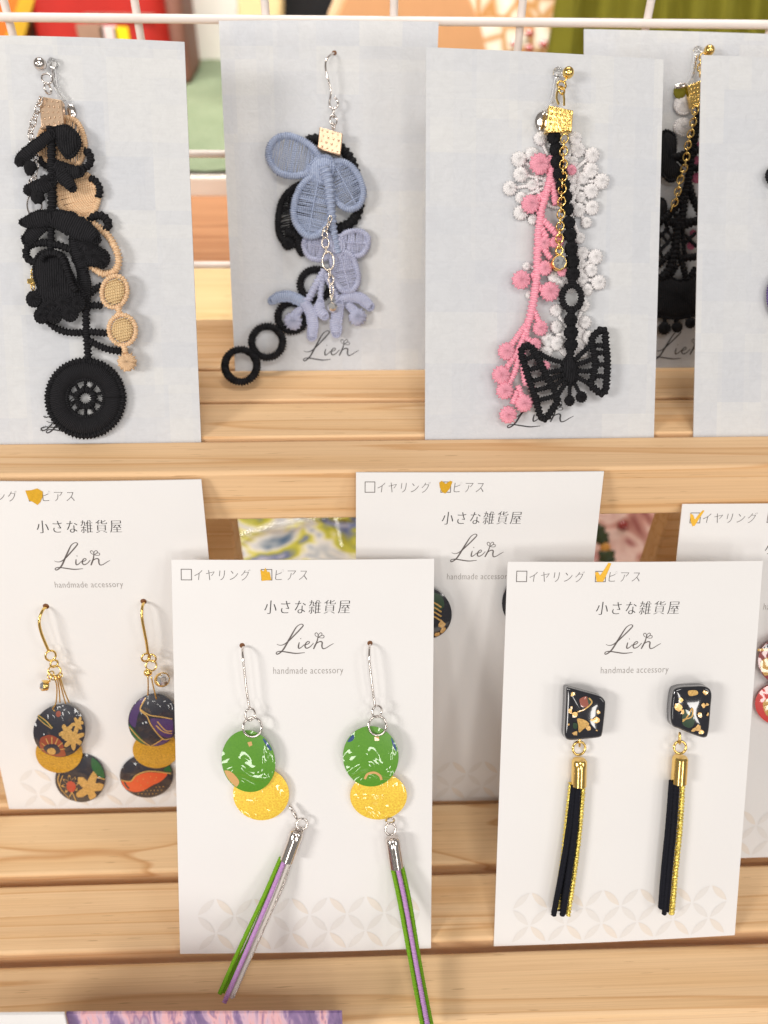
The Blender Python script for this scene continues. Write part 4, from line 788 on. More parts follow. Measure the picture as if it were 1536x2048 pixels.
# ------------------------------------------------------------------ earring on the card cut by the right edge
A = Ctx('U5', 0, 0, 1.0)
e = new_ear('lace_earring', 'U5', A(1600, 150, 0), 'purple and black lace earring barely entering at the right edge', group='lace earrings on grey cards')
e.ellpad('black_pad', A, 1555, 352, 22, 20, 1.6, 1.0, 't_black'); e.ellpad('purple_pad', A, 1561, 592, 26, 44, 1.6, 1.0, 't_purple'); e.rope('black_cord', A, [(1590, 200), (1575, 340), (1570, 500), (1566, 640), (1575, 690)], 8, 1.6, 't_black')
e.ellpad('purple_pad', A, 1580, 440, 26, 40, 1.6, 1.0, 't_purple')
b = e.mb(); b.ball(A(1600, 150, 2.4), 1.4, 1, 14, 10); b.build('stud', 'gold', e.root)
# ------------------------------------------------------------------ black and gold disc earrings
A = Ctx('L1', 0, 1180, 4.267); CARDS['L1'].hole(A, 393, 138, .75); CARDS['L1'].hole(A, 1225, 97, .75)
GRP = 'disc earrings on cream cards'
e = new_ear('disc_earring', 'L1', A(393, 138, 0), 'gold hook earring with black flower disc above gold and black discs, far left', group=GRP)
e.wire(A, [(405, 140, .2), (370, 165, 2), (342, 225, 3.4), (335, 285, 4), (352, 365, 4), (385, 450, 3.8), (412, 512, 3.6)], .34, 'gold')
e.ring(A, 432, 560, 40, 3.4, .26, 'gold', (.5, .1, 1), 46); e.ring(A, 462, 628, 30, 3.4, .24, 'gold', (.7, .2, 1), 30); e.ring(A, 465, 690, 52, 3.6, .22, 'gold', (0, .8, 1), 42)
for ln in ([(460, 730), (485, 830), (478, 960), (452, 1010), (470, 1035)], [(485, 735), (505, 850), (512, 960)], [(510, 730), (545, 850), (590, 960)], [(500, 740), (530, 860), (560, 970)]): e.wire(A, [(x, y, 3.4) for x, y in ln], .17, 'gold', 'long_link')
b = e.mb()
for x, y in ((425, 735), (455, 748), (490, 745), (515, 725), (440, 712)): b.ring(A(x, y, 3.8), .55, .17, (random.uniform(-1, 1), .3, .6))
b.build('ring_cluster', 'gold', e.root)
e.rhine(A, 372, 815, 46, 4.2, 'gold', (-.75, .35, .55)); e.wire(A, [(430, 770, 3.8), (415, 780, 4)], .3, 'gold', 'charm_loop')
d3 = e.disc(A, 690, 1600, 216, 190, 1.2, 'lac_black', tilt=(.02, -.1), dome=.9); 
e.decal(d3, [(790, 1430), (880, 1480), (905, 1560), (890, 1590), (830, 1560), (785, 1500)], 'p_green', 'green_leaf'); e.line(d3, [(800, 1550), (840, 1580), (900, 1600)], 12, 'p_gold', 'gold_line')
MAPLE = lambda cx, cy, r, n=5, ph=0., inn=.5: [(cx+r*q*math.cos(t), cy+r*q*math.sin(t)) for t in np.linspace(0, 2*PI, 46, endpoint=False) for q in [(.42+.58*abs(math.cos(n/2*(t+ph)))**1.6)*(1+.16*math.sin(23*t)+random.uniform(-.08, .08))]]
e.decal(d3, MAPLE(775, 1660, 130), 'p_gold', 'gold_leaf', sm=False); e.decal(d3, MAPLE(610, 1640, 78, 8, .2, .6), 'p_gold', 'gold_star', sm=False); e.decal(d3, MAPLE(610, 1640, 66, 8, .2, .62), 'p_navy', 'star_field', .045, False)
e.decal(d3, [(580, 1630), (610, 1610), (650, 1630), (655, 1670), (625, 1700), (585, 1680)], 'p_red', 'red_centre', .06); e.line(d3, [(510, 1560), (500, 1620), (540, 1700)], 9, 'p_gold', 'gold_line'); e.line(d3, [(600, 1740), (630, 1710), (660, 1780)], 9, 'p_gold', 'gold_line'); e.line(d3, [(540, 1570), (520, 1660), (600, 1760)], 7, 'p_gold', 'gold_line')
d2 = e.disc(A, 505, 1385, 200, 176, 2.0, 'lac_gold', dome=.25, name='gold_disc')
d1 = e.disc(A, 512, 1195, 222, 206, 2.9, 'lac_black', dome=1.0, tilt=(0, -.12))
fl = [(350, 1280), (360, 1240), (400, 1220), (430, 1212), (470, 1220), (510, 1240), (545, 1275), (560, 1320), (570, 1390), (480, 1400), (400, 1370), (360, 1330)]
e.decal(d1, fl, 'p_rust', 'red_flower')
for k in range(7): a = PI+.1+k*PI/6.6; e.line(d1, [(460+60*math.cos(a), 1340+55*math.sin(a)), (460+112*math.cos(a), 1345+118*math.sin(a))], 8, 'p_gold', 'petal_line')
e.decal(d1, [(385, 1330), (400, 1300), (440, 1285), (490, 1288), (520, 1315), (530, 1345), (500, 1370), (430, 1370)], 'p_navy', 'flower_ring', .05); e.decal(d1, [(415, 1350), (430, 1325), (465, 1318), (490, 1340), (480, 1370), (440, 1375)], 'p_gold', 'flower_centre', .065)
e.decal(d1, MAPLE(635, 1240, 105, 7, .3, .45), 'p_gold', 'gold_leaf', sm=False); e.decal(d1, MAPLE(580, 1190, 70, 5, .9, .4), 'p_gold', 'gold_leaf', .04, False); e.decal(d1, MAPLE(670, 1130, 60, 6, .1, .45), 'p_gold', 'gold_leaf', .04, False); e.line(d1, [(325, 1072), (390, 1110), (455, 1160)], 34, 'p_dgreen', 'green_blade'); e.line(d1, [(325, 1068), (395, 1105), (458, 1160)], 10, 'p_gold', 'gold_line', .06); e.line(d1, [(322, 1085), (380, 1125), (450, 1164)], 8, 'p_gold', 'gold_line', .06)
e.decal(d1, [(500+22*math.cos(t), 1055+22*math.sin(t)) for t in np.linspace(0, 2*PI, 12)[:-1]], 'p_rust', 'punch_hole', .03)
e = new_ear('disc_earring', 'L1', A(1225, 97, 0), 'gold hook earring with black purple disc above orange patterned disc', group=GRP)
e.wire(A, [(1235, 100, .2), (1218, 130, 2.2), (1210, 200, 3.6), (1218, 280, 4), (1235, 370, 4), (1252, 460, 3.8), (1262, 545, 3.6)], .34, 'gold')
e.ring(A, 1245, 575, 36, 3.6, .25, 'gold', (.6, 0, 1)); e.ring(A, 1298, 580, 34, 3.2, .24, 'gold', (-.2, .1, 1)); e.ring(A, 1290, 645, 44, 3.6, .22, 'gold', (0, .5, 1))
e.balls('gold_bead', A, [(1262, 705, 34)], 4, 'gold', 1, ridge=0); e.rhine(A, 1385, 765, 62, 3.8, 'gold', (.45, .55, .7))
for ln in ([(1262, 735), (1265, 820), (1262, 900)], [(1290, 740), (1310, 830), (1335, 930)]): e.wire(A, [(x, y, 3.6) for x, y in ln], .18, 'gold', 'long_link')
d3 = e.disc(A, 1252, 1580, 228, 172, 1.2, 'lac_black', dome=.9, tilt=(0, -.1))
e.decal(d3, [(1035, 1620), (1120, 1620), (1170, 1570), (1260, 1540), (1360, 1545), (1430, 1560), (1380, 1610), (1310, 1640), (1240, 1680), (1170, 1700), (1100, 1690), (1040, 1660)], 'p_orange', 'orange_wing'); e.line(d3, [(1035, 1612), (1120, 1612), (1170, 1562), (1260, 1532), (1360, 1538), (1460, 1558)], 12, 'p_gold', 'gold_line')
b = e.mb()
part, hf, (K_, c_, O_) = d3
for i in range(10):
    for j in range(6):
        x, y = 1190+i*30+15*(j % 2), 1600+j*28
        if y > 1690-.42*(x-1190)*.55 and (x-1252)**2/200**2+(y-1580)**2/150**2 < 1: p = K_(x, y, c_[2]); b.pad([(p[0]+.17*math.cos(t), p[1]+.17*math.sin(t)) for t in np.linspace(0, 2*PI, 7)[:-1]], 0, 0, 1, None, False, 0, 0, .5, lambda u, v: hf(u, v)+.05)
for (x, y) in [(1180, 1610), (1230, 1590), (1290, 1570), (1340, 1580), (1270, 1620), (1210, 1640), (1330, 1600)]: p = K_(x, y, c_[2]); b.pad([(p[0]+.15*math.cos(t), p[1]+.15*math.sin(t)) for t in np.linspace(0, 2*PI, 7)[:-1]], 0, 0, 1, None, False, 0, 0, .5, lambda u, v: hf(u, v)+.06)
b.build('gold_dots', 'p_gold', part); e.decal(d3, [(1400, 1520), (1475, 1490), (1475, 1540), (1420, 1540)], 'p_green', 'green_leaf')
d2 = e.disc(A, 1330, 1362, 198, 158, 2.0, 'lac_gold', dome=.25, name='gold_disc')
d1 = e.disc(A, 1312, 1105, 214, 206, 3.0, 'lac_black', dome=1.0, tilt=(0, -.12))
e.decal(d1, [(1120, 1010), (1180, 930), (1230, 910), (1215, 980), (1180, 1060), (1160, 1150), (1110, 1110)], 'p_purple', 'purple_petal'); e.decal(d1, [(1105, 1130), (1160, 1180), (1250, 1280), (1190, 1270), (1120, 1200)], 'p_green', 'green_leaf'); e.decal(d1, [(1290, 1080), (1380, 1080), (1475, 1090), (1475, 1220), (1400, 1220), (1330, 1160)], 'p_purple', 'purple_petal')
e.decal(d1, [(1320, 1300), (1380, 1260), (1475, 1240), (1475, 1300), (1400, 1310)], 'p_purple', 'purple_petal')
for ln in ([(1240, 925), (1200, 1010), (1260, 1060), (1300, 1130), (1400, 1240), (1475, 1240)], [(1200, 1010), (1280, 1050), (1380, 1065), (1475, 1085)], [(1110, 1150), (1200, 1240), (1290, 1305)], [(1340, 1130), (1400, 1180), (1475, 1200)], [(1300, 1305), (1370, 1260), (1400, 1240)], [(1350, 1100), (1420, 1170), (1475, 1180)]): e.line(d1, ln, 11, 'p_gold', 'gold_line')
# ------------------------------------------------------------------ green and yellow disc earrings with cords
A = Ctx('L2', 400, 1270, 3.339); B = Ctx('L2', 400, 1580, 3.072); CARDS['L2'].hole(A, 282, 70); CARDS['L2'].hole(A, 1135, 55)
e = new_ear('disc_earring', 'L2', A(282, 70, 0), 'green and yellow disc earring with green, orchid and white cords swinging left', group=GRP)
e.wire(A, [(292, 72, .2), (284, 95, 2.4), (288, 160, 3.8), (298, 250, 4), (310, 360, 4), (322, 440, 3.8), (330, 485, 3.8)], .27, 'silver')
e.ring(A, 335, 530, 33, 3.8, .24, 'silver', (.5, 0, 1), 40); e.ring(A, 350, 615, 60, 3.6, .27, 'silver', (.1, .2, 1), 62)
d2 = e.disc(A, 408, 1062, 188, 178, 1.8, 'lac_yellow', dome=.3, name='yellow_disc', tilt=(.02, .03))
d1 = e.disc(A, 325, 842, 176, 212, 3.2, 'lac_green', -14, dome=.45, name='green_disc', tilt=(-.05, .03)); e.decal(d1, [(160, 905), (205, 905), (250, 950), (262, 985), (230, 1020), (180, 980)], 'p_peach', 'peach_patch'); e.decal(d1, [(420, 690), (450, 700), (480, 755), (470, 770), (440, 730)], 'p_blue', 'blue_fleck'); e.decal(d1, [(318, 712), (345, 705), (352, 730), (330, 740)], 'p_peach', 'punch_hole', sm=False)
e.ring(A, 625, 1185, 12, 2.4, .25, 'silver', (1, .6, .2), 48); e.ring(A, 680, 1262, 36, 2.6, .26, 'silver', (.2, .1, 1))
e.cap(B, (600, 250), (535, 430), 88, 'silver', 2.8); e.ring(B, 605, 250, 36, 2.9, .22, 'silver', (.35, .9, .35), 20)
def cord(K, pts, wz, mat, h, name='cord', rib=.09, pitch=.5):
    bb = e.mb(); bb.tube(K.P([(x, y, h+dh) for x, y, dh in pts]), K.r(wz)/2, False, 9, rib, pitch, step=.25 if not rib else None); bb.build(name, mat, e.root, angle=180)
cord(B, [(498, 415, 0), (400, 640, 1.8), (255, 950, 4.6), (120, 1255, 9.6)], 27, 'c_green', 2.6); cord(B, [(505, 415, -.6), (420, 650, 1.2), (285, 960, 4.2), (140, 1245, 9.2)], 26, 'c_green', 2.2)
cord(B, [(522, 425, .3), (430, 650, 2.2), (290, 980, 5.6), (148, 1308, 11)], 28, 'c_lilac', 2.8); cord(B, [(548, 430, 0), (460, 660, 1.8), (330, 960, 4.8), (190, 1280, 10.2)], 26, 'c_white', 2.5); cord(B, [(560, 430, -.3), (500, 610, 1.2), (400, 830, 3.2), (290, 1080, 6.4), (205, 1275, 10.2)], 18, 'silver', 2.5, 'silver_cord', .25, .5)
e = new_ear('disc_earring', 'L2', A(1135, 55, 0), 'green and yellow disc earring with two green cords hanging over the shelf edge', group=GRP)
e.wire(A, [(1142, 55, .2), (1132, 80, 2.4), (1130, 150, 3.8), (1138, 240, 4), (1150, 340, 4), (1160, 420, 3.8), (1168, 470, 3.8)], .27, 'silver')
e.ring(A, 1182, 510, 34, 3.8, .24, 'silver', (.4, 0, 1), 38); e.ring(A, 1185, 605, 58, 3.6, .27, 'silver', (.1, .2, 1), 62)
d2 = e.disc(A, 1192, 1075, 190, 160, 1.8, 'lac_yellow', dome=.3, name='yellow_disc', tilt=(0, .05))
d1 = e.disc(A, 1140, 810, 186, 204, 3.2, 'lac_green', dome=.45, name='green_disc', tilt=(.03, .02)); e.decal(d1, [(990, 690), (1015, 660), (1030, 680), (1015, 705), (985, 712)], 'p_blue', 'blue_fleck'); e.decal(d1, [(1275, 680), (1300, 710), (1312, 770), (1290, 740)], 'p_blue', 'blue_fleck'); e.line(d1, [(1100, 960), (1120, 925), (1165, 915), (1200, 935), (1212, 965)], 16, 'p_peach', 'peach_arch'); e.decal(d1, [(1165, 675), (1195, 675), (1195, 700), (1165, 700)], 'p_peach', 'punch_hole', sm=False)
e.ring(A, 1270, 1240, 30, 2.4, .25, 'silver', (.2, .9, .4), 20); e.ring(B, 1170, 240, 32, 2.6, .27, 'silver', (.15, .1, 1), 36)
e.cap(B, (1180, 290), (1207, 470), 92, 'silver', 2.8)
cord(B, [(1182, 470, 0), (1230, 700, 2.4), (1300, 1080, 7.2), (1378, 1500, 16.5)], 28, 'c_green', 2.6); cord(B, [(1212, 470, .5), (1262, 700, 2.8), (1330, 1080, 7.6), (1408, 1500, 17)], 28, 'c_lilac', 2.8); cord(B, [(1240, 465, 0), (1290, 700, 2.4), (1352, 1080, 7.2), (1432, 1500, 16.5)], 28, 'c_green', 2.6); cord(B, [(1200, 470, -.8), (1250, 700, 1.8), (1320, 1080, 6.8), (1395, 1500, 16)], 26, 'c_green', 2.0)
# ------------------------------------------------------------------ black stone tassel earrings
A = Ctx('L5', 980, 1120, 2.763); B = Ctx('L5', 980, 1480, 2.763)
def stone(pts, depth, off):
    hh = depth; F_ = smooth(A.P(pts, hh), .4, True); c = F_.mean(0); n = len(F_)
    B_ = smooth(A.P([(x+off[0], y+off[1]) for x, y in pts], .5), .4, True)
    k_ = [B_[int(i*len(B_)/n) % len(B_)] for i in range(n)]; B_ = np.array(k_); cb = B_.mean(0)
    def layer(t, h, sc): Q = B_*(1-t)+F_*t; m_ = Q.mean(0); Q = m_+(Q-m_)*sc; Q[:, 2] = h; return Q
    def loft(lays):
        b = e.mb()
        for L_ in lays:
            for q in L_: b.v.append(tuple(q)); b.uv.append((q[0], q[1]))
        for k in range(len(lays)-1): b.f += [(k*n+i, k*n+(i+1) % n, (k+1)*n+(i+1) % n, (k+1)*n+i) for i in range(n)]
        b.f += [tuple(range(n-1, -1, -1)), tuple((len(lays)-1)*n+i for i in range(n))]; return b
    part = loft([layer(.70, hh*.70, 1.0), layer(.85, hh-.75, 1.005), layer(.95, hh-.35, .995), layer(1, hh-.12, .965), layer(1, hh, .90), layer(1, hh+.22, .65), layer(1, hh+.36, .35), layer(1, hh+.4, .08)]).build('stone', 'resin', e.root, angle=60)
    loft([layer(0, .45, .93), layer(.1, .9, 1.0), layer(.69, hh*.69, 1.0)]).build('stone_side', 'smoke', part, angle=60)
    Rm_ = np.linalg.norm(F_[:, :2]-c[:2], axis=1).mean(); return (part, lambda u, v: hh+.10+.42*max(0., 1-((u-c[0])**2+(v-c[1])**2)/(.9*Rm_)**2), (Ctx2(A, hh), c*np.array([1, 1, 0])+np.array([0, 0, hh]), [tuple(c+(p-c)*.90) for p in F_]))
class Ctx2:
    def __init__(s, K, h): s.K, s.h = K, h
    def __call__(s, x, y, h=0): return s.K(x, y, s.h)
    def r(s, z): return s.K.r(z)
def flake(cx, cy, r): return [(cx+r*random.uniform(.45, 1.1)*math.cos(a), cy+r*random.uniform(.45, 1.1)*math.sin(a)) for a in np.linspace(0, 2*PI, 9)[:-1]]
e = new_ear('tassel_earring', 'L5', A(520, 850, 0), 'black stone stud with red flower fleck and black gold tassel, left of the two', group='black stone tassel earrings')
d = stone([(424, 710), (440, 706), (520, 728), (606, 752), (632, 772), (640, 800), (632, 890), (622, 962), (605, 982), (520, 992), (440, 997), (418, 980), (413, 950), (417, 870), (421, 780)], 5.0, (-20, -16))
e.decal(d, [(495, 765), (530, 752), (548, 775), (535, 805), (505, 808), (495, 790)], 'p_rust', 'red_flower'); e.decal(d, [(535, 760), (560, 765), (565, 790), (545, 795)], 'p_dgreen', 'green_fleck'); e.line(d, [(545, 760), (560, 785), (520, 820), (480, 835)], 7, 'p_gold', 'gold_line')
e.decal(d, [(480, 872), (522, 880), (545, 905), (515, 930), (490, 950), (485, 910)], 'p_gold', 'gold_patch'); e.decal(d, [(458, 895), (480, 902), (476, 928), (458, 924)], 'p_dgreen', 'green_fleck', .06)
for (x, y, r) in ((455, 740, 18), (435, 830, 26), (465, 852, 24), (585, 880, 26), (595, 838, 16), (545, 925, 22), (470, 955, 20), (432, 905, 9), (588, 940, 7), (560, 880, 12), (448, 812, 10)): e.decal(d, flake(x, y, r*.85), 'p_flake', 'gold_flake', .07, False)
e.ring(A, 492, 1040, 36, 2.6, .3, 'gold', (.2, .1, 1)); e.ring(A, 495, 1005, 12, 2.6, .26, 'gold', (1, 0, .2), 24)
e.cap(B, (494, 105), (490, 250), 82, 'gold', 2.6)
def strand(pts, wz, mat, h, rib=0.08, name='cord'): cord(B, [(x, y, 0) for x, y in pts], wz, mat, h, name, rib*1.5 if mat == 'goldglit' else rib, .85 if mat == 'goldglit' else .5)
strand([(446, 235), (424, 430), (402, 640), (382, 800), (374, 935)], 21, 'goldglit', 2.2, .22, 'gold_cord'); strand([(515, 240), (496, 480), (470, 700), (430, 968)], 25, 'goldglit', 2.6, .22, 'gold_cord')
strand([(462, 250), (440, 480), (400, 720), (352, 968)], 29, 'c_black', 2.8); strand([(484, 250), (465, 480), (435, 720), (398, 968)], 29, 'c_black', 3.0); strand([(475, 250), (450, 500), (420, 720), (378, 940)], 22, 'c_black', 1.8); strand([(455, 250), (428, 480), (388, 730), (346, 955)], 17, 'c_black', 3.1); strand([(494, 250), (478, 480), (448, 720), (411, 962)], 17, 'c_black', 3.2)
e = new_ear('tassel_earring', 'L5', A(1110, 840, 0), 'black stone stud with green fleck and black gold tassel, right of the two', group='black stone tassel earrings')
d = stone([(1012, 740), (1040, 708), (1120, 700), (1195, 702), (1226, 735), (1222, 820), (1210, 950), (1188, 984), (1120, 965), (1050, 935), (1010, 915), (1000, 850)], 5.0, (-26, -18))
e.decal(d, [(1095, 722), (1140, 720), (1145, 740), (1100, 748)], 'p_gold', 'gold_patch'); e.decal(d, [(1065, 825), (1095, 830), (1120, 850), (1125, 900), (1100, 925), (1060, 900)], 'p_dgreen', 'green_fleck'); e.line(d, [(1060, 880), (1110, 860), (1112, 815), (1080, 870), (1060, 890)], 7, 'p_gold', 'gold_line')
for (x, y, r) in ((1050, 770, 18), (1040, 810, 28), (1060, 835, 18), (1190, 730, 20), (1175, 800, 20), (1155, 850, 22), (1195, 795, 14), (1145, 930, 28), (1165, 950, 20), (1120, 940, 16), (1200, 850, 12)): e.decal(d, flake(x, y, r*.85), 'p_flake', 'gold_flake', .07, False)
e.ring(A, 1048, 985, 12, 2.8, .26, 'gold', (1, 0, .2), 30); e.ring(A, 1050, 1035, 34, 2.8, .3, 'gold', (.1, .1, 1)); e.cap(B, (1052, 90), (1042, 235), 84, 'gold', 2.6)
strand([(1064, 225), (1049, 480), (1025, 720), (1004, 962)], 27, 'goldglit', 2.4, .22, 'gold_cord'); strand([(1040, 230), (1022, 480), (995, 720), (985, 940)], 20, 'goldglit', 2.0, .22, 'gold_cord')
strand([(1004, 225), (985, 480), (962, 720), (945, 930)], 30, 'c_black', 2.8); strand([(1026, 230), (1008, 480), (985, 720), (962, 962)], 26, 'c_black', 3.0); strand([(996, 225), (976, 480), (952, 720), (936, 925)], 16, 'c_black', 3.1); strand([(1040, 230), (1024, 480), (1000, 720), (980, 948)], 18, 'c_black', 2.9)
# ------------------------------------------------------------------ cabochon earrings on the card at the back, and on the far right one
A = Ctx('L3', 0, 0, 1.0)
for i, (x, y, lab) in enumerate(((852, 1226, 'dark green oval cabochon earring peeking out beside the front left card'), (1054, 1204, 'dark cabochon earring nearly hidden behind the front right card'))):
    e = new_ear('cabochon_earring', 'L3', A(x, y, 0), lab, group='cabochon earrings'); d = e.disc(A, x, y, 51, 52, 2.0, 'resin', thick=1.6, dome=1.2, name='cabochon')
    e.decal(d, [(x-20, y-46), (x+26, y-40), (x+34, y-15), (x, y-8), (x-30, y-20)], 'p_dgreen', 'green_field')
    for k in range(4): e.line(d, [(x-10, y-22+9*k), (x+12, y-26+9*k), (x+30, y-16+9*k)], 3.2, 'p_gold', 'gold_wave')
    for q in ((30, 18, 9), (34, 32, 8), (22, 40, 7), (8, 30, 8)): e.decal(d, flake(x+q[0], y+q[1], q[2]), 'p_flake', 'gold_flake', .06, False)
A = Ctx('L4', 0, 0, 1.0)
e = new_ear('disc_earring', 'L4', A(1570, 1300, 0), 'crimson and red disc earring cut by the right edge', group=GRP)
d = e.disc(A, 1566, 1408, 56, 44, 1.6, 'p_bright', name='red_disc'); e.decal(d, [(1525, 1405), (1545, 1395), (1560, 1420), (1535, 1432)], 'p_gold', 'gold_leaf')
d = e.disc(A, 1572, 1322, 56, 50, 2.6, 'p_crimson', name='crimson_disc'); e.decal(d, [(1520, 1280), (1560, 1268), (1620, 1280), (1620, 1297), (1520, 1298)], 'p_navy', 'black_band'); e.decal(d, [(1520, 1325), (1538, 1315), (1545, 1340), (1528, 1350)], 'p_gold', 'gold_leaf', .05); e.line(d, [(1515, 1300), (1560, 1297), (1620, 1300)], 5, 'p_gold', 'gold_line', .06)
e.wire(A, [(1572, 1200, .2), (1566, 1220, 3), (1570, 1280, 3.6)], .3, 'gold')
#--PART3--
# ------------------------------------------------------------------ things behind the grid, under the shelf and in front
def slab(name, label, cat, pxs, Y, depth, mat, bev=1.0, dz=0, parts=()):
    """upright slab: outline given where it is seen on the plane y=Y, thickness goes back"""
    P = [at_y(x, y, Y) for x, y in pxs]; b = MB(); b.prism([p+np.array([0, depth, 0]) for p in P][::1], P)
    o = b.build(name, mat, None, None, True, bev, 3); return tag(o, label, cat)
yb = 262.0; zt = at_y(420, 540, yb)[2]; yw = at_z(420, 389, zt)[1]; zf = at_y(420, 352, yw)[2]; yg = at_z(420, 130, zf)[1]
sb = thing('wooden_tray', 'long wooden tray behind the grid, seen between the first two cards', 'tray', (-70, yb, ZT))
zr = at_y(420, 660, yb-12)[2]; b = MB(); b.prism([(-260, yb-12, zr), (-260, yb-12, zr-4), (-260, yb+3, zt-8), (-260, yb+3, ZT), (-260, yb+6, ZT), (-260, yb+6, zt)][::-1], [(260, yb-12, zr), (260, yb-12, zr-4), (260, yb+3, zt-8), (260, yb+3, ZT), (260, yb+6, ZT), (260, yb+6, zt)][::-1]); b.build('front_board', 'wood_pale', sb, (0, yb+3, zt-30), True, .8)
b = MB(); b.box((-260, yb+6.2, zt-6), (260, yw-.3, zt-.2)); b.build('top_board', 'wood_brown', sb, (0, (yb+yw)/2, zt-3), True, .5)
pl = thing('white_platform', 'white platform edge behind the wooden tray', 'platform', (0, yw+30, ZT)); b = MB(); b.box((-420, yw, ZT), (420, 900, zf)); b.build('block', 'tray', pl, (0, 640, zf-40), True, 1.2)
b = MB(); n, m = 40, 30; V = [(-300+600*i/n, yw+1+(yg+60-yw)*j/m, zf+1.2+random.uniform(0, 1.6)) for j in range(m+1) for i in range(n+1)]
b.add(V, [(j*(n+1)+i, j*(n+1)+i+1, (j+1)*(n+1)+i+1, (j+1)*(n+1)+i) for j in range(m) for i in range(n)]); tu = b.build('felt_mat', 'turf', None); tag(tu, 'pale green felt mat lying behind the grid', 'mat')
slab('white_box', 'bright white box standing at the back of the green mat', 'box', [(300, 131), (478, 131), (478, -160), (300, -160)], yg+2, 60, 'white_board', 2)
Yr = 330.0
def body(name, label, cat, x0, x1, ybot, Y, dep, mat, top=-260, bev=6):
    a, c = at_y(x0, ybot, Y), at_y(x1, ybot, Y); zt_ = at_y(x0, top, Y)[2]; b = MB(); b.box((min(a[0], c[0]), Y, max(a[2], zf+1)), (max(a[0], c[0]), Y+dep, zt_)); o = b.build(name, mat, None, None, True, bev, 4); return tag(o, label, cat), a, c
yr = at_z(365, 190, zf)[1]+4
r_ = thing('red_package', 'red package with pink and yellow label behind the grid', 'package', at_y(220, 190, yr))
a, c = at_y(92, 190, yr), at_y(352, 190, yr); ztop = at_y(200, -220, yr)[2]
b = MB(); b.box((a[0], yr, zf+1.5), (c[0], yr+40, ztop)); b.build('bag', 'red', r_, None, True, 9, 5)
for x0, x1, y0, y1, mt, nm in ((160, 205, 48, 90, 'taupe', 'dark_label'), (205, 232, 52, 90, 'lblpink', 'pink_label'), (232, 255, 54, 90, 'yellow', 'yellow_label')):
    p, q = at_y(x0, y1, yr-.8), at_y(x1, y0, yr-.8); b = MB(); b.box((p[0], yr-1.0, p[2]), (q[0], yr-.2, q[2])); b.build(nm, mt, r_, None, True, .2)
p, q = at_y(168, 26, yr-.8), at_y(310, 38, yr-.8); b = MB(); b.box((p[0], yr-1.2, q[2]), (q[0], yr-.2, p[2])); b.build('dark_seam', 'umber', r_, None, True, .3)
body('brown_pouch', 'brown pouch beside the red package', 'pouch', 348, 386, 190, yr+6, 40, 'umber', bev=5)
body('taupe_pouch', 'taupe patterned pouch left of the red package', 'pouch', 44, 94, 190, yr+14, 30, 'taupe', bev=4)
op = thing('orange_package', 'orange package with slanted mustard band at upper left corner', 'package', at_y(10, 190, yr-2))
P = [at_y(x, y, yr+2) for x, y in ((-120, 190), (30, 190), (62, -60), (62, -220), (-120, -220))]; b = MB(); b.prism([p+np.array([0, 30, 0]) for p in P], P); b.build('bag', 'orange', op, None, True, 2)
P = [at_y(x, y, yr+.6) for x, y in ((-5, 110), (40, 110), (74, -20), (46, -20), (20, 50))]; b = MB(); b.prism([p+np.array([0, 1.0, 0]) for p in P], P); b.build('band', 'mustard', op, None, True, .3)
slab('cream_post', 'cream wooden post behind the blue petal card', 'post', [(478, 190), (562, 190), (564, -200), (470, -200)], 420, 25, 'cream_board', 2)
slab('black_panel', 'black cloth panel between the cream post and tan board', 'panel', [(560, 190), (760, 190), (760, -200), (560, -200)], 452, 10, 'blackcloth', 1)
tn = thing('tan_board', 'round tan board with pale edge behind the grid', 'board', at_y(815, 190, 430))
O = [at_y(815+161*math.cos(t), 160+258*math.sin(t), 430) for t in np.linspace(0, 2*PI, 48, endpoint=False)]; b = MB(); b.prism([p+np.array([0, 8, 0]) for p in O], O); b.build('board_face', 'tan', tn, None, True, .8)
O2 = [at_y(805+170*math.cos(t), 155+262*math.sin(t), 439) for t in np.linspace(0, 2*PI, 48, endpoint=False)]; b = MB(); b.prism([p+np.array([0, 5, 0]) for p in O2], O2); b.build('board_rim', 'tanedge', tn, None, True, .8)
lt = thing('printed_cloth', 'white cloth printed with brown lattice and red flowers behind the grid', 'cloth', at_y(1050, 190, 450))
P = [at_y(x, y, 450) for x, y in ((930, 190), (1130, 190), (1140, -200), (930, -200))]; b = MB(); b.prism([p+np.array([0, 6, 0]) for p in P], P); b.build('cloth', 'lattice', lt, None, True, .8)
for x, y in ((1058, 66), (1030, 88), (1086, 88), (1058, 96), (1020, 130), (1100, 125)):
    b = MB(); fr = Frame(at_y(x, y, 449), (1, 0, 0), (0, .5, .866), (0, -.866, .5)); b = MB(fr); b.pad([(3.0*(1 if k % 2 else .55)*math.cos(k*PI/5), 2.2*(1 if k % 2 else .55)*math.sin(k*PI/5)) for k in range(10)], .5, .5, 2); b.build('red_flower', 'p_crimson', lt)
ol = thing('olive_cloth', 'olive green cloth hanging behind the grid at upper right', 'cloth', at_y(1350, 190, 410))
b = MB(); n = 60; V = []
for j in (0, 1):
    for i in range(n+1):
        x = 1095+i*520/n; bot = at_y(x-14, 190, 410+3.2*math.sin(i*.9)+2*math.sin(i*.31)); top = at_y(x+ (50 if i < 6 else 30), -200, 410+3.2*math.sin(i*.9)+2*math.sin(i*.31)); V += [bot+np.array([0, 2.0*j, 0]), top+np.array([0, 2.0*j, 0])]
k = 2*(n+1); b.add(V, [(2*i, 2*i+2, 2*i+3, 2*i+1) for i in range(n)]+[(k+2*i, k+2*i+1, k+2*i+3, k+2*i+2) for i in range(n)]+[(0, 1, k+1, k), (2*n, k+2*n, k+2*n+1, 2*n+1)]); b.build('drape', 'olive', ol, angle=180)
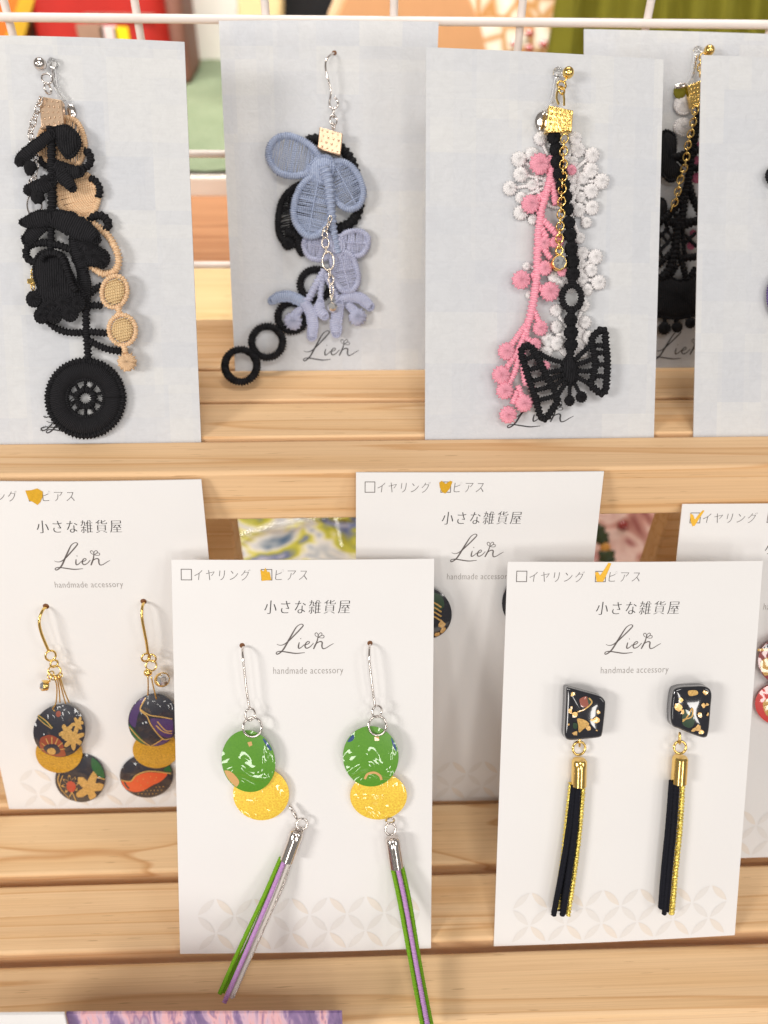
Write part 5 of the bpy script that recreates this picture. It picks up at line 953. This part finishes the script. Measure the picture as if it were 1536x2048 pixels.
P = [at_y(x, y, 404) for x, y in ((1085, 190), (1142, 190), (1158, -200), (1145, -200))]; b = MB(); b.prism([p+np.array([0, 3, 0]) for p in P], P); b.build('folded_edge', 'olive', ol, None, True, 1)
# packages under the upper shelf
def pillow(name, label, px0, px1, Yc, zc, hgt, mat, lean=25, extra=None):
    a, c = at_y(px0, 1080, Yc), at_y(px1, 1080, Yc); W = c[0]-a[0]; t = thing(name, label, 'package', ((a[0]+c[0])/2, Yc, ZT)); la = math.radians(lean)
    fr = Frame(((a[0]+c[0])/2, Yc, zc), (1, 0, 0), (0, math.sin(la), math.cos(la)), (0, -math.cos(la), math.sin(la))); b = MB(fr); n, m = 30, 20; V = []
    for s_ in (1, -1):
        for j in range(m+1):
            for i in range(n+1):
                u, v = i/n*2-1, j/m*2-1; th = 6*max(0, (1-u**4)*(1-v**4))**.6+random.uniform(-.25, .25)*(abs(u) < .98)+.8*math.sin(u*9+v*4)*(1-u*u)*(1-v*v); V.append((u*W/2, v*hgt/2, s_*th))
    k = (n+1)*(m+1); Fc = [(j*(n+1)+i, j*(n+1)+i+1, (j+1)*(n+1)+i+1, (j+1)*(n+1)+i) for j in range(m) for i in range(n)]; Fc += [tuple(k+q for q in f[::-1]) for f in Fc]; b.add(V, Fc); b.build('wrapped_cloth', mat, t, angle=180); return t, fr
pk, fr = pillow('plastic_package', 'blue and yellow printed package in clear film under the upper shelf', 446, 800, 226, -214, 96, 'wrap_blue', 50)
b = MB(fr); b.tube([(-30, 0, 7.0), (-10, 5, 7.6), (10, 8, 7.6), (34, 12, 7)], .7, False, 8); b.tube([(-4, 6, 7.6), (3, 11, 8.2), (9, 8, 8), (12, -4, 7.4)], .5, False, 8); b.build('film_fold', 'film', pk)
pk, fr = pillow('plastic_package', 'pink flowered package in clear film under the upper shelf', 1120, 1345, 226, -214, 96, 'wrap_pink', 50)
for x, y, mt, nm, r in ((1205, 1075, 'wrap_green', 'green_leaf', 3.5), (1212, 1095, 'wrap_gold', 'marigold', 2.6), (1200, 1060, 'wrap_green', 'green_leaf', 3.0), (1248, 1050, 'p_crimson', 'red_petal', 2.4), (1215, 1112, 'wrap_green', 'green_leaf', 4)):
    p = fr.loc(x, y, 7.5); b = MB(fr); b.pad([(p[0]+r*(1 if k % 2 else .7)*math.cos(k*PI/6), p[1]+r*(1 if k % 2 else .7)*math.sin(k*PI/6)) for k in range(12)], 6.6, 1.0, 3); b.build(nm, mt, pk)
# cards standing in front of the lower shelf
def front_card(label, x0, x1, ytop, Y, mat):
    a, c = at_y(x0, ytop, Y), at_y(x1, ytop-2, Y); d = np.array([0, -.30, -.95]); b = MB(); th = np.array([0, .5, 0])
    P = [a, c, c+d*62, a+d*62]; b.prism([p+th for p in P[::-1]][::-1], P); o = b.build('picture_card', mat, None, None, False); return tag(o, label, 'card', 'cards in front of the lower shelf')
front_card('violet and pink striped picture card below the lower shelf', 132, 684, 2028, 55.8, 'violet')
front_card('plain white card at the bottom left corner', -120, 128, 2031, 55.2, 'paper')
